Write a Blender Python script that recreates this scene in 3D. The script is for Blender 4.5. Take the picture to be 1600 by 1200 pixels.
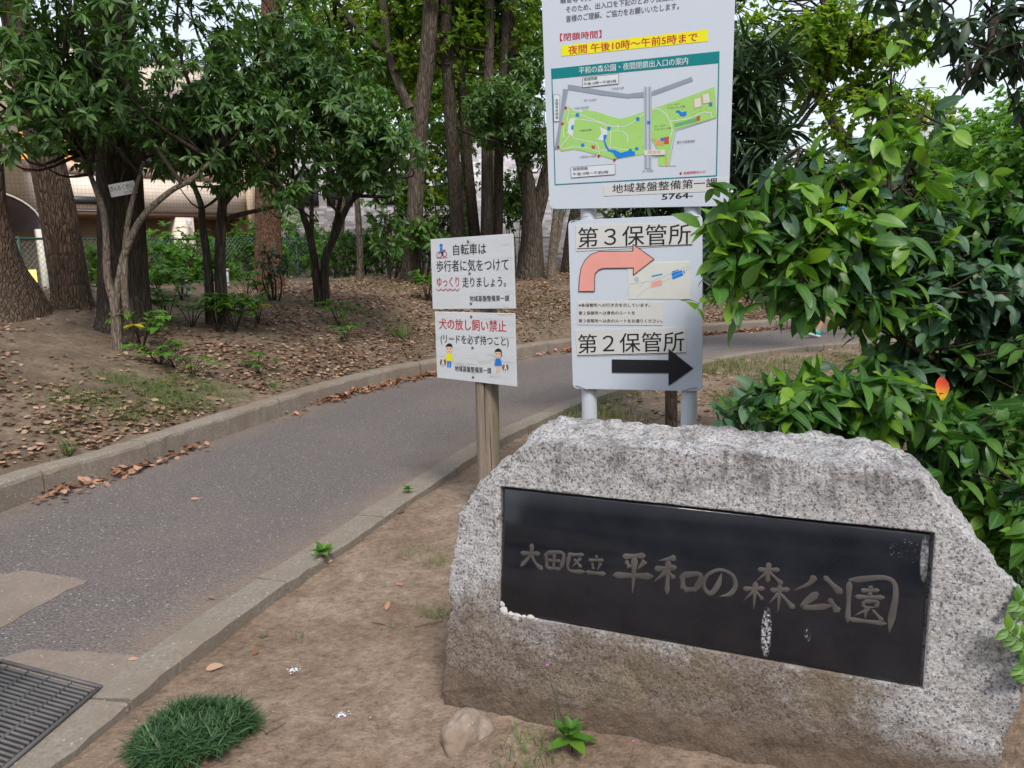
import bpy, bmesh, math, random
import numpy as np
from mathutils import Vector, Matrix, noise as mnoise

random.seed(7)
RNG = np.random.default_rng(11)
scene = bpy.context.scene
for o in list(bpy.data.objects):
    bpy.data.objects.remove(o)
COL = scene.collection
R = math.radians

# ------------------------------------------------------------------ camera
EYE = np.array([0.0, 0.0, 1.5])
FPX, PITCH, ROLL = 1200.0, R(10.0), R(1.3)
FWD = np.array([0, math.cos(PITCH), -math.sin(PITCH)])
_up = np.array([0, math.sin(PITCH), math.cos(PITCH)])
_rt = np.array([1.0, 0, 0])
RT = math.cos(ROLL) * _rt - math.sin(ROLL) * _up
UP = math.sin(ROLL) * _rt + math.cos(ROLL) * _up
cam_d = bpy.data.cameras.new('camera')
cam = bpy.data.objects.new('camera', cam_d)
COL.objects.link(cam)
cam_d.sensor_width = 36.0
cam_d.lens = 36.0 * FPX / 1600.0
cam_d.clip_start, cam_d.clip_end = 0.05, 3000
cam.matrix_world = Matrix((
    (RT[0], UP[0], -FWD[0], EYE[0]),
    (RT[1], UP[1], -FWD[1], EYE[1]),
    (RT[2], UP[2], -FWD[2], EYE[2]),
    (0, 0, 0, 1)))
scene.camera = cam

# ------------------------------------------------------------------ sky, sun, exposure
SUN_EL, SUN_AZ = R(52), R(163)          # azimuth measured clockwise from +Y: behind the viewer, a little to the right
world = bpy.data.worlds.new('World')
scene.world = world
world.use_nodes = True
wn = world.node_tree.nodes
wl = world.node_tree.links
bg = wn['Background']
sky = wn.new('ShaderNodeTexSky')
sky.sky_type = 'NISHITA'
sky.sun_disc = False
sky.sun_elevation = SUN_EL
sky.sun_rotation = SUN_AZ
sky.air_density = 1.0
sky.dust_density = 2.5
wmix = wn.new('ShaderNodeMix')
wmix.data_type = 'RGBA'
wmix.inputs['Factor'].default_value = 0.6
wmix.inputs['B'].default_value = (7.4, 7.9, 8.6, 1)      # even bright cloud cover
wl.new(sky.outputs[0], wmix.inputs['A'])
wl.new(wmix.outputs['Result'], bg.inputs[0])
bg.inputs[1].default_value = 0.08
sun_d = bpy.data.lights.new('sun', 'SUN')
sun_d.energy = 1.5
sun_d.angle = R(14)
sun_d.color = (1.0, 0.95, 0.88)
sun = bpy.data.objects.new('sun', sun_d)
COL.objects.link(sun)
sdir = Vector((math.sin(SUN_AZ) * math.cos(SUN_EL), math.cos(SUN_AZ) * math.cos(SUN_EL), math.sin(SUN_EL)))
sun.rotation_euler = sdir.to_track_quat('Z', 'Y').to_euler()
sun.location = sdir * 30
scene.view_settings.view_transform = 'Standard'
scene.view_settings.look = 'None'
scene.view_settings.gamma = 1.0
scene.view_settings.exposure = 1.12
scene.render.engine = 'CYCLES'
scene.cycles.use_denoising = True
scene.cycles.max_bounces = 6
scene.cycles.transparent_max_bounces = 8


# ------------------------------------------------------------------ helpers
def ray(px, py):
    return FWD + RT * (px - 800) / FPX - UP * (py - 600) / FPX

def at(px, py, Y):
    """the point seen at a photo pixel, Y metres ahead of the viewer"""
    d = ray(px, py)
    return EYE + d * (Y / d[1])

def gnd(px, py, z=0.0):
    d = ray(px, py)
    return EYE + d * ((z - EYE[2]) / d[2])

def nz(p, s=1.0):
    return mnoise.noise(Vector((p[0] * s, p[1] * s, p[2] * s)))

def unit(a):
    return a / np.maximum(np.linalg.norm(a, axis=-1, keepdims=True), 1e-9)

def tag(o, label=None, cat=None, group=None, kind=None):
    if label: o['label'] = label
    if cat: o['category'] = cat
    if group: o['group'] = group
    if kind: o['kind'] = kind
    return o

def thing(name, label, cat, loc=(0, 0, 0), rotz=0.0, group=None, kind=None):
    o = bpy.data.objects.new(name, None)
    o.empty_display_size = 0.1
    COL.objects.link(o)
    o.location = loc
    o.rotation_euler = (0, 0, rotz)
    return tag(o, label, cat, group, kind)

def mesh_of(name, V, F, attrs=None, smooth=False):
    """V (n,3); F an (m,k) array, or a list of faces, or a list of arrays"""
    me = bpy.data.meshes.new(name)
    V = np.asarray(V, dtype=np.float32)
    if isinstance(F, np.ndarray):
        F = [F]
    if len(F) and not isinstance(F[0], np.ndarray):
        me.from_pydata(V.tolist(), [], [list(f) for f in F])
    else:
        me.vertices.add(len(V))
        me.vertices.foreach_set('co', V.ravel())
        tot = np.concatenate([np.full(len(f), f.shape[1], dtype=np.int32) for f in F])
        loops = np.concatenate([f.ravel() for f in F]).astype(np.int32)
        starts = np.concatenate([[0], np.cumsum(tot)[:-1]]).astype(np.int32)
        me.loops.add(len(loops))
        me.loops.foreach_set('vertex_index', loops)
        me.polygons.add(len(tot))
        me.polygons.foreach_set('loop_start', starts)
        me.update(calc_edges=True)
    for k, a in (attrs or {}).items():
        at_ = me.attributes.new(k, 'FLOAT', 'POINT')
        at_.data.foreach_set('value', np.asarray(a, dtype=np.float32))
    if smooth:
        me.polygons.foreach_set('use_smooth', np.ones(len(me.polygons), dtype=bool))
    me.update()
    return me

def obj(name, me, mat, parent=None):
    o = bpy.data.objects.new(name, me)
    COL.objects.link(o)
    if mat is not None:
        for m in (mat if isinstance(mat, (list, tuple)) else [mat]):
            me.materials.append(m)
    if parent is not None:
        o.parent = parent
    return o

def mk(name, V, F, mat, parent=None, attrs=None, smooth=False, local=False, origin=None):
    """mesh object; V in world coordinates unless local (then in the parent's frame)"""
    V = np.asarray(V, dtype=float)
    if parent is not None and not local:
        p = parent
        while p is not None:
            V = V - np.array(p.location)
            p = p.parent
    if parent is None and origin is not None:
        V = V - np.array(origin)
    o = obj(name, mesh_of(name, V, F, attrs, smooth), mat, parent)
    if parent is None and origin is not None:
        o.location = origin
    return o

BOXF = np.array([[0, 3, 2, 1], [4, 5, 6, 7], [0, 1, 5, 4], [1, 2, 6, 5], [2, 3, 7, 6], [3, 0, 4, 7]])
def boxv(x0, x1, y0, y1, z0, z1):
    return np.array([[x0, y0, z0], [x1, y0, z0], [x1, y1, z0], [x0, y1, z0],
                     [x0, y0, z1], [x1, y0, z1], [x1, y1, z1], [x0, y1, z1]], dtype=float)

class Soup:
    """collects shapes that belong to one part"""
    def __init__(s):
        s.V, s.F, s.n, s.A = [], {}, 0, []
    def add(s, V, F, a=None):
        V = np.asarray(V, float)
        s.V.append(V)
        for f in (F if isinstance(F, list) else [F]):
            s.F.setdefault(f.shape[1], []).append(f + s.n)
        s.A.append(np.zeros(len(V)) if a is None else np.asarray(a, float))
        s.n += len(V)
        return s
    def box(s, *b):
        return s.add(boxv(*b), BOXF)
    def build(s, name, mat, parent=None, smooth=False, local=False, origin=None, attr=None):
        V = np.concatenate(s.V)
        F = [np.concatenate(f) for f in s.F.values()]
        at_ = {attr: np.concatenate(s.A)} if attr else None
        return mk(name, V, F, mat, parent, at_, smooth, local, origin)

def catmull(P, n):
    P = np.asarray(P, float)
    if len(P) < 3:
        t = np.linspace(0, 1, n)[:, None]
        return P[0] * (1 - t) + P[-1] * t
    Q = np.vstack([2 * P[0] - P[1], P, 2 * P[-1] - P[-2]])
    m = len(P) - 1
    out = []
    for u in np.linspace(0, m, n):
        i = min(int(u), m - 1)
        t = u - i
        a, b, c, d = Q[i], Q[i + 1], Q[i + 2], Q[i + 3]
        out.append(.5 * ((2 * b) + (c - a) * t + (2 * a - 5 * b + 4 * c - d) * t * t + (3 * b - a - 3 * c + d) * t ** 3))
    return np.array(out)

def tube(P, rad, n=24, seg=10, rough=0.0, seed=0.0, cap=True):
    """tapered limb along points P; rad per control point"""
    C = catmull(np.asarray(P, float), n)
    r = np.interp(np.linspace(0, 1, n), np.linspace(0, 1, len(rad)), rad)
    T = unit(np.gradient(C, axis=0))
    ref = np.array([0.31, 0.95, 0.02]) if abs(T[0][2]) > .7 else np.array([0, 0, 1.0])
    A = unit(np.cross(T, ref)); B = np.cross(T, A)
    ang = np.linspace(0, 2 * np.pi, seg, endpoint=False)
    ring = np.cos(ang)[None, :, None] * A[:, None] + np.sin(ang)[None, :, None] * B[:, None]
    rr = np.repeat(r[:, None], seg, 1)
    if rough > 0:
        for i in range(n):
            for j in range(seg):
                q = C[i] * 1.2 + ring[i, j] * 1.4 + seed
                rr[i, j] *= 1 + rough * mnoise.noise(Vector(q * np.array([1, 1, .5]))) + rough * .35 * mnoise.noise(Vector(q * np.array([4., 4., 1.6])))
    V = (C[:, None] + ring * rr[..., None]).reshape(-1, 3)
    idx = np.arange(n * seg).reshape(n, seg)
    a = idx[:-1]; b = idx[1:]
    F = np.stack([a, np.roll(a, -1, 1), np.roll(b, -1, 1), b], -1).reshape(-1, 4)
    if cap:
        V = np.vstack([V, C[-1]])
        k = np.full(seg, len(V) - 1)
        top = idx[-1]
        return V, [F, np.stack([top, np.roll(top, -1), k], -1)]
    return V, [F]

# ------------------------------------------------------------------ materials
def newmat(name):
    m = bpy.data.materials.new(name)
    m.use_nodes = True
    t = m.node_tree
    return m, t.nodes, t.links, t.nodes['Principled BSDF']

def N(nodes, typ, **kw):
    n = nodes.new('ShaderNode' + typ)
    for k, v in kw.items():
        if k in n.inputs: n.inputs[k].default_value = v
        else: setattr(n, k, v)
    return n

def ramp(nodes, links, src, stops, interp='LINEAR'):
    n = nodes.new('ShaderNodeValToRGB')
    n.color_ramp.interpolation = interp
    e = n.color_ramp.elements
    while len(e) < len(stops): e.new(0.5)
    for i, (p, c) in enumerate(stops):
        e[i].position = p
        e[i].color = (c, c, c, 1) if isinstance(c, (int, float)) else (*c, 1)
    links.new(src, n.inputs[0])
    return n.outputs[0]

def mixc(nodes, links, fac, a, b, mode='MIX'):
    n = nodes.new('ShaderNodeMix')
    n.data_type = 'RGBA'
    n.blend_type = mode
    for s, v in (('Factor', fac), ('A', a), ('B', b)):
        i = n.inputs[s]
        if isinstance(v, (int, float)): i.default_value = v
        elif isinstance(v, tuple): i.default_value = (*v, 1)
        else: links.new(v, i)
    return n.outputs['Result']

def mth(nodes, links, op, a, b=0.5, c=None):
    n = nodes.new('ShaderNodeMath')
    n.operation = op
    for i, v in enumerate((a, b) if c is None else (a, b, c)):
        if isinstance(v, (int, float)): n.inputs[i].default_value = v
        else: links.new(v, n.inputs[i])
    return n.outputs[0]

def objco(nodes, links, scale=(1, 1, 1)):
    tc = nodes.new('ShaderNodeTexCoord')
    mp = nodes.new('ShaderNodeMapping')
    mp.inputs['Scale'].default_value = scale
    links.new(tc.outputs['Object'], mp.inputs[0])
    return mp.outputs[0]

def noise(nodes, links, co, scale, detail=4, rough=.55, dist=0.0):
    n = N(nodes, 'TexNoise', Scale=scale, Detail=detail, Roughness=rough, Distortion=dist)
    links.new(co, n.inputs['Vector'])
    return n.outputs['Fac']

def bump(nodes, links, h, bsdf, strength=.3, dist=.01, prev=None):
    b = N(nodes, 'Bump', Strength=strength, Distance=dist)
    links.new(h, b.inputs['Height'])
    if prev is not None: links.new(prev, b.inputs['Normal'])
    links.new(b.outputs[0], bsdf.inputs['Normal'])
    return b.outputs[0]

def plain(name, col, rough=.6, spec=.5, emit=None, estr=1.0, metal=0.0, wear=.06):
    m, n, l, b = newmat(name)
    co = objco(n, l)
    f = noise(n, l, co, 9.0, 5)
    c = mixc(n, l, f, tuple(max(0, x * (1 - wear * 2)) for x in col), tuple(min(1, x * (1 + wear)) for x in col))
    l.new(c, b.inputs['Base Color'])
    b.inputs['Roughness'].default_value = rough
    b.inputs['Specular IOR Level'].default_value = spec
    b.inputs['Metallic'].default_value = metal
    if emit:
        b.inputs['Emission Color'].default_value = (*emit, 1)
        b.inputs['Emission Strength'].default_value = estr
    return m

def dirt_mat(name, c0, c1, c2, dark, fine=1.0):
    m, n, l, b = newmat(name)
    co = objco(n, l)
    big = noise(n, l, co, 1.3, 6, .65)
    mid = noise(n, l, co, 8.0, 7, .72)
    clod = noise(n, l, co, 34.0 * fine, 5, .7)
    c = ramp(n, l, mid, [(.30, c0), (.5, c1), (.70, c2)])
    c = mixc(n, l, ramp(n, l, big, [(.44, 0.0), (.62, .8)]), c, dark)
    c = mixc(n, l, .75, c, ramp(n, l, clod, [(.30, .42), (.46, .85), (.56, 1.0), (.72, 1.35)]), 'MULTIPLY')
    v = N(n, 'TexVoronoi', Scale=46.0 * fine); l.new(co, v.inputs['Vector'])
    peb = ramp(n, l, v.outputs['Distance'], [(.12, 1.0), (.20, 0.0)])
    pm = mth(n, l, 'MULTIPLY', peb, ramp(n, l, v.outputs['Color'], [(.86, 0.0), (.88, 1.0)]))
    c = mixc(n, l, pm, c, (.44, .40, .35))
    pd = mth(n, l, 'MULTIPLY', ramp(n, l, v.outputs['Distance'], [(.14, 1.0), (.26, 0.0)]), ramp(n, l, v.outputs['Color'], [(.08, .8), (.12, 0.0)]))
    c = mixc(n, l, pd, c, (.07, .045, .03))
    l.new(c, b.inputs['Base Color'])
    b.inputs['Roughness'].default_value = .95
    b.inputs['Specular IOR Level'].default_value = .15
    h = mth(n, l, 'ADD', mth(n, l, 'MULTIPLY', mid, 1.6), mth(n, l, 'MULTIPLY', clod, .8))
    h = mth(n, l, 'ADD', h, mth(n, l, 'MULTIPLY', pm, .35))
    bump(n, l, h, b, 1.0, .022)
    return m

M = {}
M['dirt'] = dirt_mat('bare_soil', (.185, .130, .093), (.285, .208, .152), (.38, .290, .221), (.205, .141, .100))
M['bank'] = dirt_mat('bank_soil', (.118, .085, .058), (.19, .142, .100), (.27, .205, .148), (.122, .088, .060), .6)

def asphalt_mat():
    m, n, l, b = newmat('worn_asphalt')
    co = objco(n, l)
    v = N(n, 'TexVoronoi', Scale=78.0); l.new(co, v.inputs['Vector'])
    v2 = N(n, 'TexVoronoi', Scale=48.0); l.new(co, v2.inputs['Vector'])
    big = noise(n, l, co, .9, 5, .6)
    mid = noise(n, l, co, 6., 5, .6)
    fine = noise(n, l, co, 95., 4, .75)
    c = ramp(n, l, fine, [(.32, (.049, .042, .040)), (.5, (.128, .110, .104)), (.68, (.238, .21, .202))])
    spk = ramp(n, l, v.outputs['Color'], [(.84, 0.0), (.86, 1.0)])
    spk = mth(n, l, 'MULTIPLY', spk, ramp(n, l, v.outputs['Distance'], [(.25, 1.0), (.42, 0.0)]))
    c = mixc(n, l, spk, c, (.44, .41, .39))
    dk = ramp(n, l, v2.outputs['Color'], [(.86, 0.0), (.9, .6)])
    dk = mth(n, l, 'MULTIPLY', dk, ramp(n, l, v2.outputs['Distance'], [(.2, 1.0), (.34, 0.0)]))
    c = mixc(n, l, dk, c, (.05, .045, .042))
    a = N(n, 'Attribute', attribute_name='edge')
    dm = mth(n, l, 'MULTIPLY', a.outputs['Fac'], ramp(n, l, mid, [(.3, .25), (.65, 1.0)]))
    dm = mth(n, l, 'ADD', dm, mth(n, l, 'MULTIPLY', ramp(n, l, big, [(.46, 0.0), (.70, .6)]), .5))
    dm = mth(n, l, 'MINIMUM', dm, .85)
    c = mixc(n, l, dm, c, mixc(n, l, fine, (.145, .108, .085), (.27, .21, .17)))
    l.new(c, b.inputs['Base Color'])
    b.inputs['Roughness'].default_value = .88
    b.inputs['Specular IOR Level'].default_value = .3
    h = mth(n, l, 'SUBTRACT', mth(n, l, 'MULTIPLY', fine, .8), v.outputs['Distance'])
    bump(n, l, h, b, .8, .010)
    return m
M['asphalt'] = asphalt_mat()

def concrete_mat(name, c0, c1, moss, brown):
    m, n, l, b = newmat(name)
    co = objco(n, l)
    mid = noise(n, l, co, 5.0, 6, .65)
    fine = noise(n, l, co, 60., 5, .75)
    big = noise(n, l, co, 1.7, 4, .6)
    c = mixc(n, l, ramp(n, l, fine, [(.3, 0.0), (.7, 1.0)]), c0, c1)
    c = mixc(n, l, ramp(n, l, mid, [(.4, 0.0), (.62, .8)]), c, moss)
    c = mixc(n, l, ramp(n, l, big, [(.45, 0.0), (.7, .75)]), c, brown)
    v = N(n, 'TexVoronoi', Scale=72.0); l.new(co, v.inputs['Vector'])
    spk = mth(n, l, 'MULTIPLY', ramp(n, l, v.outputs['Color'], [(.82, 0.0), (.86, .8)]), ramp(n, l, v.outputs['Distance'], [(.2, 1.0), (.4, 0.0)]))
    c = mixc(n, l, spk, c, (.42, .39, .34))
    l.new(c, b.inputs['Base Color'])
    b.inputs['Roughness'].default_value = .9
    b.inputs['Specular IOR Level'].default_value = .25
    bump(n, l, mth(n, l, 'ADD', fine, mid), b, .5, .006)
    return m
M['kerb'] = concrete_mat('kerb_concrete', (.135, .112, .092), (.32, .28, .24), (.18, .15, .11), (.185, .132, .10))
M['edge'] = concrete_mat('edging_concrete', (.13, .108, .088), (.285, .25, .21), (.185, .157, .122), (.20, .153, .118))
M['apron'] = concrete_mat('apron_concrete', (.15, .118, .096), (.27, .22, .185), (.165, .132, .105), (.175, .13, .10))

def granite_mat():
    m, n, l, b = newmat('granite')
    tc = n.new('ShaderNodeTexCoord')
    co = tc.outputs['Object']
    def vor(s, rnd=1.0):
        v = N(n, 'TexVoronoi', Scale=s, Randomness=rnd); l.new(co, v.inputs['Vector']); return v
    sep = n.new('ShaderNodeSeparateXYZ'); l.new(co, sep.inputs[0])
    g = vor(170.)
    col = ramp(n, l, g.outputs['Color'], [(.0, (.64, .635, .64)), (.3, (.52, .51, .515)), (.5, (.64, .61, .59)), (.68, (.42, .41, .42)), (.82, (.24, .238, .25)), (1.0, (.10, .10, .11))])
    fl = noise(n, l, co, 85., 5, .8)
    col = mixc(n, l, .65, col, ramp(n, l, fl, [(.30, .40), (.48, .92), (.62, 1.22)]), 'MULTIPLY')
    blot = noise(n, l, co, 5.5, 7, .68)
    col = mixc(n, l, .8, col, ramp(n, l, blot, [(.30, .68), (.5, .98), (.7, 1.12)]), 'MULTIPLY')
    warm = noise(n, l, co, 9., 6, .7)
    col = mixc(n, l, ramp(n, l, warm, [(.56, 0.0), (.72, .5)]), col, (.42, .31, .235))
    # soil splash and lichen over the lower stone; speckle shows through
    edge = noise(n, l, co, 3.4, 8, .74)
    spx = n.new('ShaderNodeMapRange'); spx.inputs['From Min'].default_value = 1.22; spx.inputs['From Max'].default_value = 1.46
    spx.inputs['To Min'].default_value = .0; spx.inputs['To Max'].default_value = .42; l.new(sep.outputs['X'], spx.inputs['Value'])
    hz = mth(n, l, 'ADD', mth(n, l, 'MULTIPLY', sep.outputs['Z'], -2.3), mth(n, l, 'MULTIPLY', edge, 2.3))
    hz = mth(n, l, 'SUBTRACT', hz, spx.outputs[0])
    low = ramp(n, l, hz, [(.24, 0.0), (.66, 1.0)])
    col = mixc(n, l, low, col, mixc(n, l, 1.0, col, (.55, .46, .385), 'MULTIPLY'))
    grime = mth(n, l, 'MULTIPLY', ramp(n, l, noise(n, l, co, 11., 7, .8), [(.40, 0.1), (.58, 1.0)]), ramp(n, l, noise(n, l, co, 75., 5, .8), [(.36, .95), (.56, .25)]))
    col = mixc(n, l, mth(n, l, 'MULTIPLY', low, grime), col, (.17, .135, .11))
    lich = ramp(n, l, noise(n, l, co, 2.6, 6, .7), [(.50, 0.0), (.62, .55)])
    col = mixc(n, l, mth(n, l, 'MULTIPLY', mth(n, l, 'MULTIPLY', low, lich), ramp(n, l, fl, [(.4, 1.0), (.6, .3)])), col, (.20, .165, .08))
    # rusty blotches
    mp = n.new('ShaderNodeMapping'); mp.inputs['Scale'].default_value = (4., 4., 12); l.new(co, mp.inputs[0])
    br = ramp(n, l, noise(n, l, mp.outputs[0], 1.7, 7, .78), [(.61, 0.0), (.66, .9)])
    col = mixc(n, l, mth(n, l, 'MULTIPLY', br, ramp(n, l, edge, [(.42, .0), (.56, 1.0)])), col, (.15, .088, .068))
    # dark water runs from the top edge
    mp2 = n.new('ShaderNodeMapping'); mp2.inputs['Scale'].default_value = (7, 7, 1.5); l.new(co, mp2.inputs[0])
    st = ramp(n, l, noise(n, l, mp2.outputs[0], 1.2, 6, .75), [(.48, 0.0), (.59, .85)])
    zt_ = mth(n, l, 'MULTIPLY', ramp(n, l, sep.outputs['Z'], [(.72, 0.0), (.82, 1.0)]), ramp(n, l, fl, [(.35, 1.0), (.6, .45)]))
    col = mixc(n, l, mth(n, l, 'MULTIPLY', st, zt_), col, (.10, .085, .082))
    mud = ramp(n, l, mth(n, l, 'ADD', sep.outputs['Z'], mth(n, l, 'MULTIPLY', edge, .20)), [(.135, 1.0), (.20, 0.0)])
    col = mixc(n, l, mth(n, l, 'MULTIPLY', mud, .9), col, mixc(n, l, grime, (.20, .145, .105), (.085, .058, .040)))
    l.new(col, b.inputs['Base Color'])
    b.inputs['Roughness'].default_value = .82
    b.inputs['Specular IOR Level'].default_value = .3
    h = mth(n, l, 'ADD', noise(n, l, co, 70., 6, .8), mth(n, l, 'MULTIPLY', noise(n, l, co, 22., 5, .7), 1.6))
    bump(n, l, h, b, .9, .016)
    return m
M['granite'] = granite_mat()

def plaque_mat():
    m, n, l, b = newmat('black_granite')
    tc = n.new('ShaderNodeTexCoord'); co = tc.outputs['Object']
    sep = n.new('ShaderNodeSeparateXYZ'); l.new(co, sep.inputs[0])
    c = mixc(n, l, noise(n, l, co, 500., 2), (.005, .0058, .009), (.014, .016, .022))
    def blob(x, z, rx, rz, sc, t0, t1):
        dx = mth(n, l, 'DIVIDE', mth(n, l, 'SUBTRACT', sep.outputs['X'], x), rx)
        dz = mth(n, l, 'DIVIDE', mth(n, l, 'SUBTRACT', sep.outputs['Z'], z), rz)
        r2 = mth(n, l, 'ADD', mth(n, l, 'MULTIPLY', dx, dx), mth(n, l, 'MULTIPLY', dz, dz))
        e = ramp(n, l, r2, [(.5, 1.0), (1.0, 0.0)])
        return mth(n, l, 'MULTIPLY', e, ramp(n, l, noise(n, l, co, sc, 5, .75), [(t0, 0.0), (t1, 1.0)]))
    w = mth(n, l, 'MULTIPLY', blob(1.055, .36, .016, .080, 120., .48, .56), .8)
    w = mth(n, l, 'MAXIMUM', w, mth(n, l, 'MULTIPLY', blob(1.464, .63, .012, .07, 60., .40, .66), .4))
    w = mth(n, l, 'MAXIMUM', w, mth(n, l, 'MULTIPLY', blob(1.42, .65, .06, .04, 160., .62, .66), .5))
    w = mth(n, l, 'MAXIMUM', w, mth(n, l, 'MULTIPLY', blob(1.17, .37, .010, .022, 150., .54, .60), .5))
    dust = mth(n, l, 'MULTIPLY', ramp(n, l, noise(n, l, co, 6., 4), [(.4, 0.0), (.7, 1.0)]), .012)
    dust = mth(n, l, 'MULTIPLY_ADD', ramp(n, l, sep.outputs['Z'], [(.665, 0.0), (.705, 1.0)]), .03, dust)
    w = mth(n, l, 'MAXIMUM', w, dust)
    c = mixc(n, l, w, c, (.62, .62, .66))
    l.new(c, b.inputs['Base Color'])
    l.new(mth(n, l, 'MULTIPLY_ADD', w, .6, .10), b.inputs['Roughness'])
    b.inputs['Specular IOR Level'].default_value = .45
    return m
M['plaque'] = plaque_mat()
M['engrave'] = plain('engraved_grey', (.10, .090, .084), .9, .2, wear=.4)
M['mortar'] = plain('mortar', (.50, .48, .46), .95, .2, wear=.15)
M['white_board'] = plain('white_aluminium_board', (.55, .60, .675), .35, .5, wear=.02)
M['sticker'] = plain('white_sticker', (.60, .595, .58), .4, .5, wear=.03)
M['white_post'] = plain('white_steel_post', (.57, .615, .665), .35, .5, wear=.03)

def weathered_white():
    m, n, l, b = newmat('weathered_white_paint')
    co = objco(n, l, (2.2, 2.2, 16))
    f = noise(n, l, co, 2.2, 6, .72)
    c = ramp(n, l, f, [(.30, (.42, .44, .39)), (.42, (.57, .595, .61)), (.7, (.62, .645, .67))])
    f2 = noise(n, l, objco(n, l, (1, 1, 1)), 5., 5, .7)
    c = mixc(n, l, ramp(n, l, f2, [(.6, 0.0), (.8, .45)]), c, (.47, .49, .40))
    l.new(c, b.inputs['Base Color'])
    b.inputs['Roughness'].default_value = .7
    bump(n, l, f, b, .3, .003)
    return m
M['old_white'] = weathered_white()

def wood_mat():
    m, n, l, b = newmat('weathered_wood')
    co = objco(n, l, (22, 22, 1.6))
    f = noise(n, l, co, 1.6, 6, .7, .4)
    c = ramp(n, l, f, [(.28, (.085, .06, .045)), (.45, (.21, .165, .125)), (.7, (.31, .255, .20))])
    g = noise(n, l, objco(n, l), 6., 4)
    sep = n.new('ShaderNodeSeparateXYZ'); l.new(objco(n, l), sep.inputs[0])
    gr = mth(n, l, 'MULTIPLY', ramp(n, l, sep.outputs['X'], [(.015, 0.0), (.045, 1.0)]), ramp(n, l, g, [(.35, .2), (.65, .8)]))
    c = mixc(n, l, gr, c, (.10, .115, .045))
    l.new(c, b.inputs['Base Color'])
    b.inputs['Roughness'].default_value = .9
    bump(n, l, f, b, .6, .006)
    return m
M['wood'] = wood_mat()

def bark_mat(name, c0, c1, c2, sc=1.0, moss=0.0, bs=.9):
    m, n, l, b = newmat(name)
    co = objco(n, l, (11 * sc, 11 * sc, 2.2 * sc))
    f = noise(n, l, co, 1.9, 7, .72, .5)
    v = N(n, 'TexVoronoi', Scale=2.3); v.feature = 'DISTANCE_TO_EDGE'; l.new(co, v.inputs['Vector'])
    fr = ramp(n, l, v.outputs['Distance'], [(.0, 0.0), (.22, 1.0)])
    c = ramp(n, l, f, [(.28, c0), (.5, c1), (.74, c2)])
    c = mixc(n, l, .55, c, mixc(n, l, fr, (.35, .33, .32), (1, 1, 1)), 'MULTIPLY')
    big = noise(n, l, objco(n, l), 1.6, 5, .6)
    c = mixc(n, l, ramp(n, l, big, [(.45, 0.0), (.68, moss)]), c, (.075, .085, .04))
    l.new(c, b.inputs['Base Color'])
    b.inputs['Roughness'].default_value = .95
    b.inputs['Specular IOR Level'].default_value = .15
    bump(n, l, mth(n, l, 'ADD', f, mth(n, l, 'MULTIPLY', fr, .7)), b, bs, .03)
    return m
M['bark_dark'] = bark_mat('dark_bark', (0.030, 0.023, 0.019), (0.070, 0.054, 0.043), (0.121, 0.097, 0.078), 1.0, .25)
M['bark_brown'] = bark_mat('brown_bark', (0.062, 0.040, 0.030), (0.150, 0.103, 0.077), (0.275, 0.200, 0.156), 1.2, .3)
M['bark_red'] = bark_mat('reddish_bark', (0.077, 0.039, 0.024), (0.209, 0.116, 0.075), (0.363, 0.231, 0.160), 1.8, .12)
M['bark_grey'] = bark_mat('grey_bark', (.09, .068, .052), (.20, .16, .125), (.31, .255, .205), 1.5, .2, .6)
M['bark_mid'] = bark_mat('grey_brown_bark', (0.058, 0.044, 0.036), (0.130, 0.103, 0.083), (0.215, 0.176, 0.143), .8, .35)
M['twig'] = bark_mat('twig_bark', (.03, .022, .018), (.06, .045, .036), (.10, .078, .06), 3.0, .2, .4)

def leaf_mat(name, c0, c1, c2, rough=.42, trans=.28, ribc=None, spec=.5, tint=(1.25, 1.25, .55)):
    m, n, l, b = newmat(name)
    a = N(n, 'Attribute', attribute_name='rnd')
    oi = n.new('ShaderNodeObjectInfo')
    f = mth(n, l, 'FRACT', mth(n, l, 'ADD', a.outputs['Fac'], oi.outputs['Random']), 0)
    c = ramp(n, l, f, [(.0, c0), (.5, c1), (.93, c2), (1.0, c2)])
    if ribc:
        rb = N(n, 'Attribute', attribute_name='rib')
        c = mixc(n, l, ramp(n, l, rb.outputs['Fac'], [(.80, 0.0), (1.0, .75)]), c, ribc)
        cn = noise(n, l, objco(n, l), 24., 3)
        c = mixc(n, l, .35, c, ramp(n, l, cn, [(.3, .6), (.7, 1.3)]), 'MULTIPLY')
    l.new(c, b.inputs['Base Color'])
    b.inputs['Roughness'].default_value = rough
    b.inputs['Specular IOR Level'].default_value = spec
    tr = n.new('ShaderNodeBsdfTranslucent')
    l.new(mixc(n, l, 1.0, c, tint, 'MULTIPLY'), tr.inputs[0])
    ms = n.new('ShaderNodeMixShader')
    ms.inputs[0].default_value = trans
    l.new(b.outputs[0], ms.inputs[1]); l.new(tr.outputs[0], ms.inputs[2])
    l.new(ms.outputs[0], n['Material Output'].inputs[0])
    return m
M['osmanthus'] = leaf_mat('dark_glossy_leaf', (.038, .090, .022), (.064, .145, .034), (.115, .215, .05), .42, .36, None, .42)
M['maple'] = leaf_mat('yellow_green_leaf', (.065, .155, .014), (.125, .24, .022), (.22, .29, .032), .55, .55, None, .3)
M['midgreen'] = leaf_mat('mid_green_leaf', (.042, .120, .020), (.076, .185, .028), (.13, .25, .04), .5, .45, None, .35)
M['olive'] = leaf_mat('olive_leaf', (.10, .225, .02), (.18, .33, .03), (.28, .34, .05), .55, .55, None, .3)
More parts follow.
